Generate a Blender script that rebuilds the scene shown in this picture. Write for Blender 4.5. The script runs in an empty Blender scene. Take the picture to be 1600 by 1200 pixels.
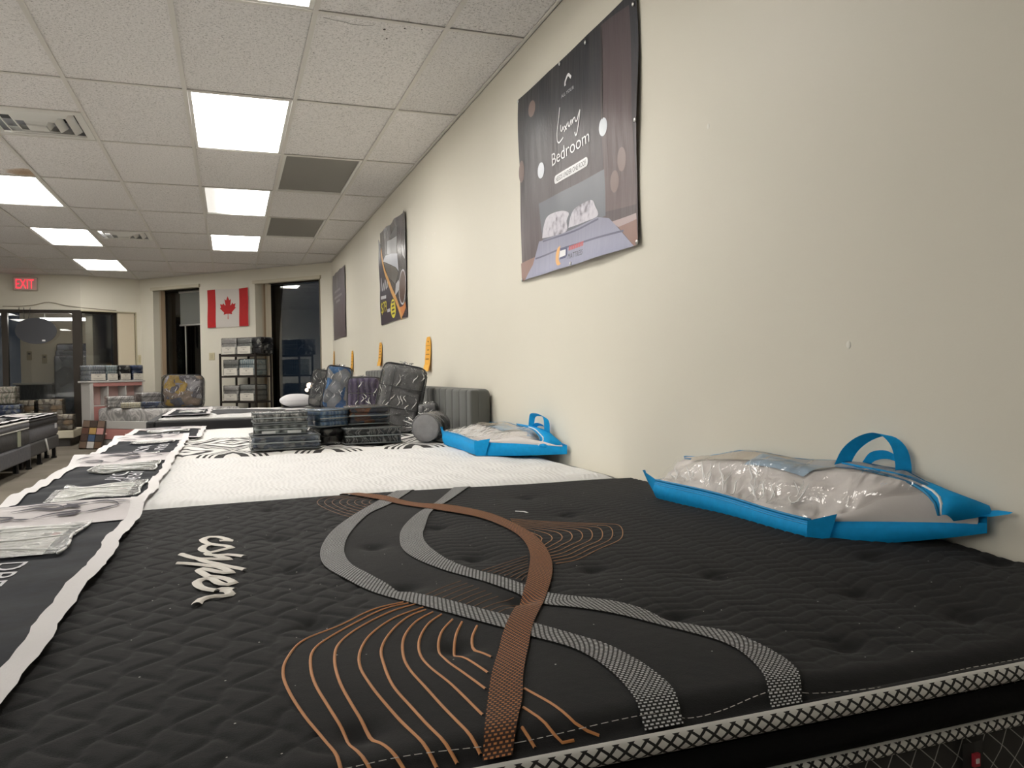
import bpy, bmesh, math, random
import numpy as np
from mathutils import Matrix, Vector
random.seed(7)
rng = np.random.default_rng(7)
S = bpy.context.scene
COL = S.collection

# ------------------------------------------------------------------ camera, world, exposure
CAM_H = 1.0
cam_d = bpy.data.cameras.new('camera'); cam = bpy.data.objects.new('camera', cam_d); COL.objects.link(cam)
cam_d.sensor_width = 36.0; cam_d.lens = 1226.9*36.0/1600.0; cam_d.clip_start = .02; cam_d.clip_end = 200
YAW, PITCH, ROLL = .343427, -.0165226, -.0165163
fw = Vector((math.sin(YAW)*math.cos(PITCH), math.cos(YAW)*math.cos(PITCH), math.sin(PITCH)))
rt = Vector((math.cos(YAW), -math.sin(YAW), 0)); up = rt.cross(fw)
r2 = rt*math.cos(ROLL)+up*math.sin(ROLL); u2 = -rt*math.sin(ROLL)+up*math.cos(ROLL)
cam.matrix_world = Matrix(((r2.x,u2.x,-fw.x,0),(r2.y,u2.y,-fw.y,0),(r2.z,u2.z,-fw.z,CAM_H),(0,0,0,1)))
S.camera = cam
W = bpy.data.worlds.new('night'); S.world = W; W.use_nodes = True
W.node_tree.nodes['Background'].inputs[0].default_value = (.009,.014,.022,1)
W.node_tree.nodes['Background'].inputs[1].default_value = .45
S.view_settings.view_transform = 'Standard'; S.view_settings.look = 'None'
S.view_settings.exposure = 1.06; S.view_settings.gamma = 1.0
S.view_settings.use_curve_mapping = False
LAMP = 7.0                        # emission of the fluorescent panels
LAMP_COL = (1.0,.965,.905)

# ------------------------------------------------------------------ node helpers
def newmat(name):
    m = bpy.data.materials.new(name); m.use_nodes = True
    nt = m.node_tree; b = nt.nodes['Principled BSDF']
    return m, nt, b
def nd(nt, typ, ins=None, **props):
    n = nt.nodes.new(typ)
    for k,v in props.items(): setattr(n,k,v)
    if ins:
        for k,v in ins.items():
            s = n.inputs[k]
            if isinstance(v, bpy.types.NodeSocket): nt.links.new(v, s)
            else: s.default_value = v
    return n
def c4(c): return (c[0],c[1],c[2],1) if len(c)==3 else c
def coords(nt, kind='Object', scale=(1,1,1), rot=(0,0,0)):
    t = nt.nodes.new('ShaderNodeTexCoord')
    mp = nd(nt,'ShaderNodeMapping',{'Vector':t.outputs[kind],'Scale':scale,'Rotation':rot})
    return mp.outputs[0]
def ramp(nt, fac, stops, interp='LINEAR'):
    r = nd(nt,'ShaderNodeValToRGB',{'Fac':fac}); cr = r.color_ramp; cr.interpolation = interp
    while len(cr.elements) < len(stops): cr.elements.new(.5)
    for e,(p,c) in zip(cr.elements, stops): e.position = p; e.color = c4(c)
    return r.outputs[0]
def math_(nt, op, a, b=0.0, c=None):
    n = nd(nt,'ShaderNodeMath',operation=op)
    for i,v in enumerate([a,b] if c is None else [a,b,c]):
        if isinstance(v, bpy.types.NodeSocket): nt.links.new(v,n.inputs[i])
        else: n.inputs[i].default_value = v
    return n.outputs[0]
def bump(nt, b, h, strength=.3, dist=.01):
    bp = nd(nt,'ShaderNodeBump',{'Height':h,'Strength':strength,'Distance':dist})
    nt.links.new(bp.outputs[0], b.inputs['Normal'])
_mc = {}
def plain(name, col, rough=.6, metal=0, spec=.5, noise=0, nscale=40, nbump=0, sheen=0, coat=0):
    if name in _mc: return _mc[name]
    m,nt,b = newmat(name)
    b.inputs['Roughness'].default_value = rough; b.inputs['Metallic'].default_value = metal
    b.inputs['Specular IOR Level'].default_value = spec
    if sheen: b.inputs['Sheen Weight'].default_value = sheen
    if coat: b.inputs['Coat Weight'].default_value = coat
    if noise or nbump:
        v = coords(nt)
        n = nd(nt,'ShaderNodeTexNoise',{'Vector':v,'Scale':nscale,'Detail':4.0})
        lo = tuple(max(0,x*(1-noise)) for x in col); hi = tuple(min(1,x*(1+noise)) for x in col)
        nt.links.new(ramp(nt,n.outputs[0],[(.3,lo),(.7,hi)]), b.inputs['Base Color'])
        if nbump: bump(nt,b,n.outputs[0],nbump,.004)
    else: b.inputs['Base Color'].default_value = c4(col)
    _mc[name] = m
    return m
def emis(name, col, strength, base=(.8,.8,.8)):
    m,nt,b = newmat(name); b.inputs['Base Color'].default_value = c4(base)
    b.inputs['Emission Color'].default_value = c4(col); b.inputs['Emission Strength'].default_value = strength
    return m
def film(name, tint=(1,1,1), gloss=.06, rough=.08, wr=0, wscale=14, ior=1.45, haze=0):
    """thin clear sheet: fresnel mix of see-through and gloss"""
    m,nt,b = newmat(name); nt.nodes.remove(b)
    out = nt.nodes['Material Output']
    tr = nd(nt,'ShaderNodeBsdfTransparent',{'Color':c4(tint)})
    gl = nd(nt,'ShaderNodeBsdfGlossy',{'Color':(1,1,1,1),'Roughness':rough})
    fr = nd(nt,'ShaderNodeFresnel',{'IOR':ior})
    if wr:
        v = coords(nt,'Object',(1,1,1))
        n = nd(nt,'ShaderNodeTexNoise',{'Vector':v,'Scale':wscale,'Detail':3.0,'Distortion':1.2})
        w = nd(nt,'ShaderNodeTexNoise',{'Vector':v,'Scale':wscale*.4,'Detail':2.0,'Distortion':2.0})
        h = math_(nt,'ADD',n.outputs[0],w.outputs[0])
        bp = nd(nt,'ShaderNodeBump',{'Height':h,'Strength':wr,'Distance':.03})
        nt.links.new(bp.outputs[0],gl.inputs['Normal']); nt.links.new(bp.outputs[0],fr.inputs['Normal'])
    fac = math_(nt,'MAXIMUM',fr.outputs[0],gloss)
    mx = nd(nt,'ShaderNodeMixShader',{0:fac,1:tr.outputs[0],2:gl.outputs[0]})
    o = mx.outputs[0]
    if haze:
        df = nd(nt,'ShaderNodeBsdfDiffuse',{'Color':(.8,.8,.8,1)})
        o = nd(nt,'ShaderNodeMixShader',{0:haze,1:o,2:df.outputs[0]}).outputs[0]
    nt.links.new(o,out.inputs[0])
    return m
def print_voronoi(name, cols, scale=20, rough=.6, distort=.5, stretch=(1,1,1)):
    if name in _mc: return _mc[name]
    m,nt,b = newmat(name); v = coords(nt,'Object',stretch)
    n = nd(nt,'ShaderNodeTexNoise',{'Vector':v,'Scale':scale*.5,'Detail':2.0})
    mv = nd(nt,'ShaderNodeMix',{0:distort*.12},data_type='VECTOR')
    nt.links.new(v,mv.inputs[4]); nt.links.new(n.outputs[1],mv.inputs[5])
    vo = nd(nt,'ShaderNodeTexVoronoi',{'Vector':mv.outputs[1],'Scale':scale})
    sp = nd(nt,'ShaderNodeSeparateColor',{0:vo.outputs['Color']})
    k = len(cols); c = ramp(nt,sp.outputs[0],[(i/k,cc) for i,cc in enumerate(cols)],'CONSTANT')
    edge = ramp(nt,vo.outputs['Distance'],[(.0,(1,1,1)),(.75,(.45,.45,.45))])
    mx = nd(nt,'ShaderNodeMix',{0:1.0},data_type='RGBA',blend_type='MULTIPLY')
    nt.links.new(c,mx.inputs[6]); nt.links.new(edge,mx.inputs[7])
    nt.links.new(mx.outputs[2],b.inputs['Base Color']); b.inputs['Roughness'].default_value = rough
    _mc[name] = m; return m
def print_swirl(name, cols, scale=6, dist=6, rough=.6):
    if name in _mc: return _mc[name]
    m,nt,b = newmat(name); v = coords(nt)
    w = nd(nt,'ShaderNodeTexWave',{'Vector':v,'Scale':scale,'Distortion':dist,'Detail':2.0,'Detail Scale':1.5})
    k = len(cols)-1
    nt.links.new(ramp(nt,w.outputs['Fac'],[(i/k,cc) for i,cc in enumerate(cols)]), b.inputs['Base Color'])
    b.inputs['Roughness'].default_value = rough
    _mc[name] = m; return m

# ------------------------------------------------------------------ object helpers
def tag(o, label=None, cat=None, group=None, kind=None):
    if label: o['label'] = label
    if cat: o['category'] = cat
    if group: o['group'] = group
    if kind: o['kind'] = kind
    return o
def thing(name, label, cat, loc=(0,0,0), rz=0, group=None):
    o = bpy.data.objects.new(name, None); COL.objects.link(o)
    o.location = loc; o.rotation_euler = (0,0,rz); o.empty_display_size = .1
    return tag(o,label,cat,group)
def top_inv(parent):
    p = parent
    while p.parent: p = p.parent
    e = p.rotation_euler
    M = Matrix.Translation(p.location) @ e.to_matrix().to_4x4()
    return M.inverted()
class B:
    """collects geometry and links it as one mesh object"""
    def __init__(s): s.v=[]; s.f=[]; s.mi=[]; s.uv=None
    def add(s, vs, fs, mi=0):
        o = len(s.v); s.v += [tuple(map(float,q)) for q in vs]
        s.f += [tuple(i+o for i in f) for f in fs]; s.mi += [mi]*len(fs); return s
    def box(s, x0,x1,y0,y1,z0,z1, mi=0, M=None):
        vs = [(x0,y0,z0),(x1,y0,z0),(x1,y1,z0),(x0,y1,z0),(x0,y0,z1),(x1,y0,z1),(x1,y1,z1),(x0,y1,z1)]
        if M is not None: vs = [M@Vector(q) for q in vs]
        return s.add(vs,[(0,3,2,1),(4,5,6,7),(0,1,5,4),(1,2,6,5),(2,3,7,6),(3,0,4,7)],mi)
    def rbox(s, x0,x1,y0,y1,z0,z1, r=.01, seg=3, mi=0, M=None, puff=0):
        """box with all edges rounded (superellipse-like grid)"""
        c = Vector(((x0+x1)/2,(y0+y1)/2,(z0+z1)/2)); h = Vector(((x1-x0)/2,(y1-y0)/2,(z1-z0)/2))
        r = min(r,h.x*.99,h.y*.99,h.z*.99)
        def line(hh):
            a = [-hh+r*(1-math.cos(i/seg*math.pi/2)) for i in range(seg+1)]
            m_ = [-hh+r+(2*hh-2*r)*t for t in (.25,.5,.75)] if puff else []
            return a+m_+[-q for q in reversed(a)]
        L = [line(h.x),line(h.y),line(h.z)]
        idx = {}; vs=[]; fs=[]
        def vert(p):
            key = (round(p[0],6),round(p[1],6),round(p[2],6))
            if key in idx: return idx[key]
            q = Vector(p); inner = Vector([max(-h[i]+r,min(h[i]-r,q[i])) for i in range(3)])
            d = q-inner
            if d.length>1e-9: q = inner + d.normalized()*r
            if puff:
                for i in range(3):
                    j,k = (i+1)%3,(i+2)%3
                    if abs(abs(p[i])-h[i])<1e-7:
                        q[i] += math.copysign(puff*(1-(p[j]/h[j])**2)*(1-(p[k]/h[k])**2),p[i])
            q = q+c
            if M is not None: q = M@q
            idx[key] = len(vs); vs.append(q); return idx[key]
        for ax in range(3):
            j,k = (ax+1)%3,(ax+2)%3
            for sgn in (-1,1):
                for a in range(len(L[j])-1):
                    for b_ in range(len(L[k])-1):
                        q=[]
                        for (aa,bb) in ((a,b_),(a+1,b_),(a+1,b_+1),(a,b_+1)):
                            p=[0,0,0]; p[ax]=sgn*h[ax]; p[j]=L[j][aa]; p[k]=L[k][bb]; q.append(vert(p))
                        if sgn<0: q.reverse()
                        if len(set(q))>2: fs.append(tuple(dict.fromkeys(q)))
        return s.add(vs,fs,mi)
    def tube(s, pts, r, n=6, mi=0, closed=False):
        pts = [Vector(p) for p in pts]; vs=[]; fs=[]; N=len(pts)
        rr = r if hasattr(r,'__len__') else [r]*N
        ref = Vector((0,0,1))
        for i,p in enumerate(pts):
            a = pts[(i-1)%N] if (closed or i>0) else p; b_ = pts[(i+1)%N] if (closed or i<N-1) else p
            t = (b_-a); t = t.normalized() if t.length>1e-9 else Vector((0,0,1))
            u = t.cross(ref)
            if u.length<1e-3: u = t.cross(Vector((1,0,0)))
            u.normalize(); w = u.cross(t)
            for k in range(n):
                an = 2*math.pi*k/n; vs.append(p+u*(math.cos(an)*rr[i])+w*(math.sin(an)*rr[i]))
        for i in range(N if closed else N-1):
            j=(i+1)%N
            for k in range(n):
                fs.append((i*n+k,i*n+(k+1)%n,j*n+(k+1)%n,j*n+k))
        if not closed: fs += [tuple(range(n-1,-1,-1)), tuple((N-1)*n+k for k in range(n))]
        return s.add(vs,fs,mi)
    def strip(s, L, R, mi=0):
        n=len(L); return s.add(list(L)+list(R),[(i,i+1,n+i+1,n+i) for i in range(n-1)],mi)
    def grid(s, P, mi=0, flip=False):
        """P: array [nu][nv] of points"""
        nu=len(P); nv=len(P[0]); vs=[q for row in P for q in row]; fs=[]
        for i in range(nu-1):
            for j in range(nv-1):
                f=(i*nv+j,(i+1)*nv+j,(i+1)*nv+j+1,i*nv+j+1); fs.append(f[::-1] if flip else f)
        return s.add(vs,fs,mi)
    def prism(s, poly, f, th, mi=0):
        """poly in 2d, f maps (a,b,depth)->3d; front and back caps and sides"""
        n=len(poly); vs=[f(a,b,0) for a,b in poly]+[f(a,b,th) for a,b in poly]
        return s.add(vs,[tuple(range(n)),tuple(range(2*n-1,n-1,-1))]+[(i,i+n,(i+1)%n+n,(i+1)%n) for i in range(n)],mi)
    def cyl(s, c, r, z0, z1, n=16, mi=0, r2=None):
        r2 = r if r2 is None else r2
        vs=[(c[0]+r*math.cos(2*math.pi*k/n),c[1]+r*math.sin(2*math.pi*k/n),z0) for k in range(n)]+[(c[0]+r2*math.cos(2*math.pi*k/n),c[1]+r2*math.sin(2*math.pi*k/n),z1) for k in range(n)]
        return s.add(vs,[tuple(range(n-1,-1,-1)),tuple(range(n,2*n))]+[(k,(k+1)%n,n+(k+1)%n,n+k) for k in range(n)],mi)
    def ball(s, c, rx, ry, rz, nu=16, nv=10, e=1.0, fn=None, M=None, mi=0):
        vs=[]; fs=[]
        sg=lambda q: math.copysign(abs(q)**e,q)
        for j in range(nv+1):
            th=-math.pi/2+math.pi*j/nv
            for i in range(nu):
                ph=2*math.pi*i/nu
                p=Vector((rx*sg(math.cos(th))*sg(math.cos(ph)),ry*sg(math.cos(th))*sg(math.sin(ph)),rz*sg(math.sin(th))))
                if fn: p=fn(p)
                if M is not None: p = M@p
                vs.append(p+Vector(c))
        for j in range(nv):
            for i in range(nu):
                f=[j*nu+i,j*nu+(i+1)%nu,(j+1)*nu+(i+1)%nu,(j+1)*nu+i]; fs.append(tuple(f))
        return s.add(vs,fs,mi)
    def build(s, name, mats, parent=None, world=False, smooth=False, weld=False, fill=False, uv=None, recalc=True):
        vs=s.v
        if world and parent is not None:
            Mi=top_inv(parent); vs=[tuple(Mi@Vector(q)) for q in vs]
        me=bpy.data.meshes.new(name); me.from_pydata(vs,[],s.f)
        mats = mats if isinstance(mats,(list,tuple)) else [mats]
        for m in mats: me.materials.append(m)
        if len(mats)>1: me.polygons.foreach_set('material_index',s.mi)
        if uv is not None:
            l=me.uv_layers.new(name='UVMap'); li=np.empty(len(me.loops),int); me.loops.foreach_get('vertex_index',li)
            l.data.foreach_set('uv',np.asarray(uv,float)[li].ravel())
        if weld or fill or recalc:
            bm=bmesh.new(); bm.from_mesh(me)
            if weld: bmesh.ops.remove_doubles(bm,verts=bm.verts,dist=1e-5)
            if recalc and len(s.f)<4000: bmesh.ops.recalc_face_normals(bm,faces=bm.faces)
            if fill: bmesh.ops.triangulate(bm,faces=[f for f in bm.faces if len(f.verts)>4])
            bm.to_mesh(me); bm.free()
        if smooth: me.polygons.foreach_set('use_smooth',[True]*len(me.polygons))
        me.update()
        o=bpy.data.objects.new(name,me); COL.objects.link(o)
        if parent is not None: o.parent=parent
        return o
def struct(o): o['kind']='structure'; return o
def fastgrid(name, P, mat, parent=None, smooth=True, uv=None):
    """P: float array (nu,nv,3)"""
    nu,nv=P.shape[:2]; me=bpy.data.meshes.new(name)
    me.vertices.add(nu*nv); me.vertices.foreach_set('co',P.reshape(-1))
    i,j=np.meshgrid(np.arange(nu-1),np.arange(nv-1),indexing='ij'); a=(i*nv+j).ravel()
    q=np.stack([a,a+nv,a+nv+1,a+1],1)
    me.loops.add(q.size); me.loops.foreach_set('vertex_index',q.ravel().astype(np.int32))
    me.polygons.add(len(q)); me.polygons.foreach_set('loop_start',np.arange(0,q.size,4,dtype=np.int32))
    if smooth: me.polygons.foreach_set('use_smooth',np.ones(len(q),bool))
    me.materials.append(mat); me.update(calc_edges=True); me.validate()
    o=bpy.data.objects.new(name,me); COL.objects.link(o)
    if parent is not None: o.parent=parent
    return o
def copy_tree(o, parent=None):
    c=o.copy(); COL.objects.link(c)
    if parent is not None: c.parent=parent
    for ch in list(o.children): copy_tree(ch,c)
    return c
def crom(pts, step):
    """smooth resample of a polyline (any dimension)"""
    P=[np.array(p,float) for p in pts]
    P=[2*P[0]-P[1]]+P+[2*P[-1]-P[-2]]; out=[]
    for i in range(1,len(P)-2):
        a,b_,c,d=P[i-1:i+3]; n=max(1,int(np.linalg.norm(c-b_)/step))
        for k in range(n):
            t=k/n; out.append(.5*((2*b_)+(-a+c)*t+(2*a-5*b_+4*c-d)*t*t+(-a+3*b_-3*c+d)*t**3))
    out.append(P[-2]); return np.array(out)
def resamp(pts, n, step=.01):
    q=crom(pts,step); d=np.r_[0,np.cumsum(np.linalg.norm(np.diff(q,axis=0),axis=1))]
    t=np.linspace(0,d[-1],n); return np.stack([np.interp(t,d,q[:,k]) for k in range(q.shape[1])],1)
_tc={}
def text_mesh(s):
    """lettering outline normalised to a 0..1 box"""
    if s in _tc: return _tc[s]
    c=bpy.data.curves.new('lettering','FONT'); c.body=s; c.resolution_u=3
    o=bpy.data.objects.new('lettering',c); COL.objects.link(o)
    dg=bpy.context.evaluated_depsgraph_get(); me=bpy.data.meshes.new_from_object(o.evaluated_get(dg))
    v=np.array([q.co[:2] for q in me.vertices]); f=[tuple(p.vertices) for p in me.polygons]
    v=(v-v.min(0))/(v.max(0)-v.min(0))
    bpy.data.objects.remove(o); bpy.data.curves.remove(c); bpy.data.meshes.remove(me)
    _tc[s]=(v,f); return _tc[s]
def conform(poly, step):
    """2d outline -> triangles fine enough to follow a wavy sheet"""
    bm=bmesh.new(); bm.faces.new([bm.verts.new((a,c,0)) for a,c in poly]); bmesh.ops.triangulate(bm,faces=bm.faces[:])
    for _ in range(7):
        e=[q for q in bm.edges if q.calc_length()>step]
        if not e: break
        bmesh.ops.subdivide_edges(bm,edges=e,cuts=1); bmesh.ops.triangulate(bm,faces=bm.faces[:])
    bm.verts.index_update(); v=[q.co[:2] for q in bm.verts]; f=[tuple(q.index for q in p.verts) for p in bm.faces]; bm.free(); return v,f
def lettering(name, s, fn, mat, parent, world=False):
    v,f=text_mesh(s); b=B(); b.add([fn(a,c) for a,c in v],f)
    return b.build(name,mat,parent,world,recalc=False)
EXTRA_LIGHTS=set()
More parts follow.
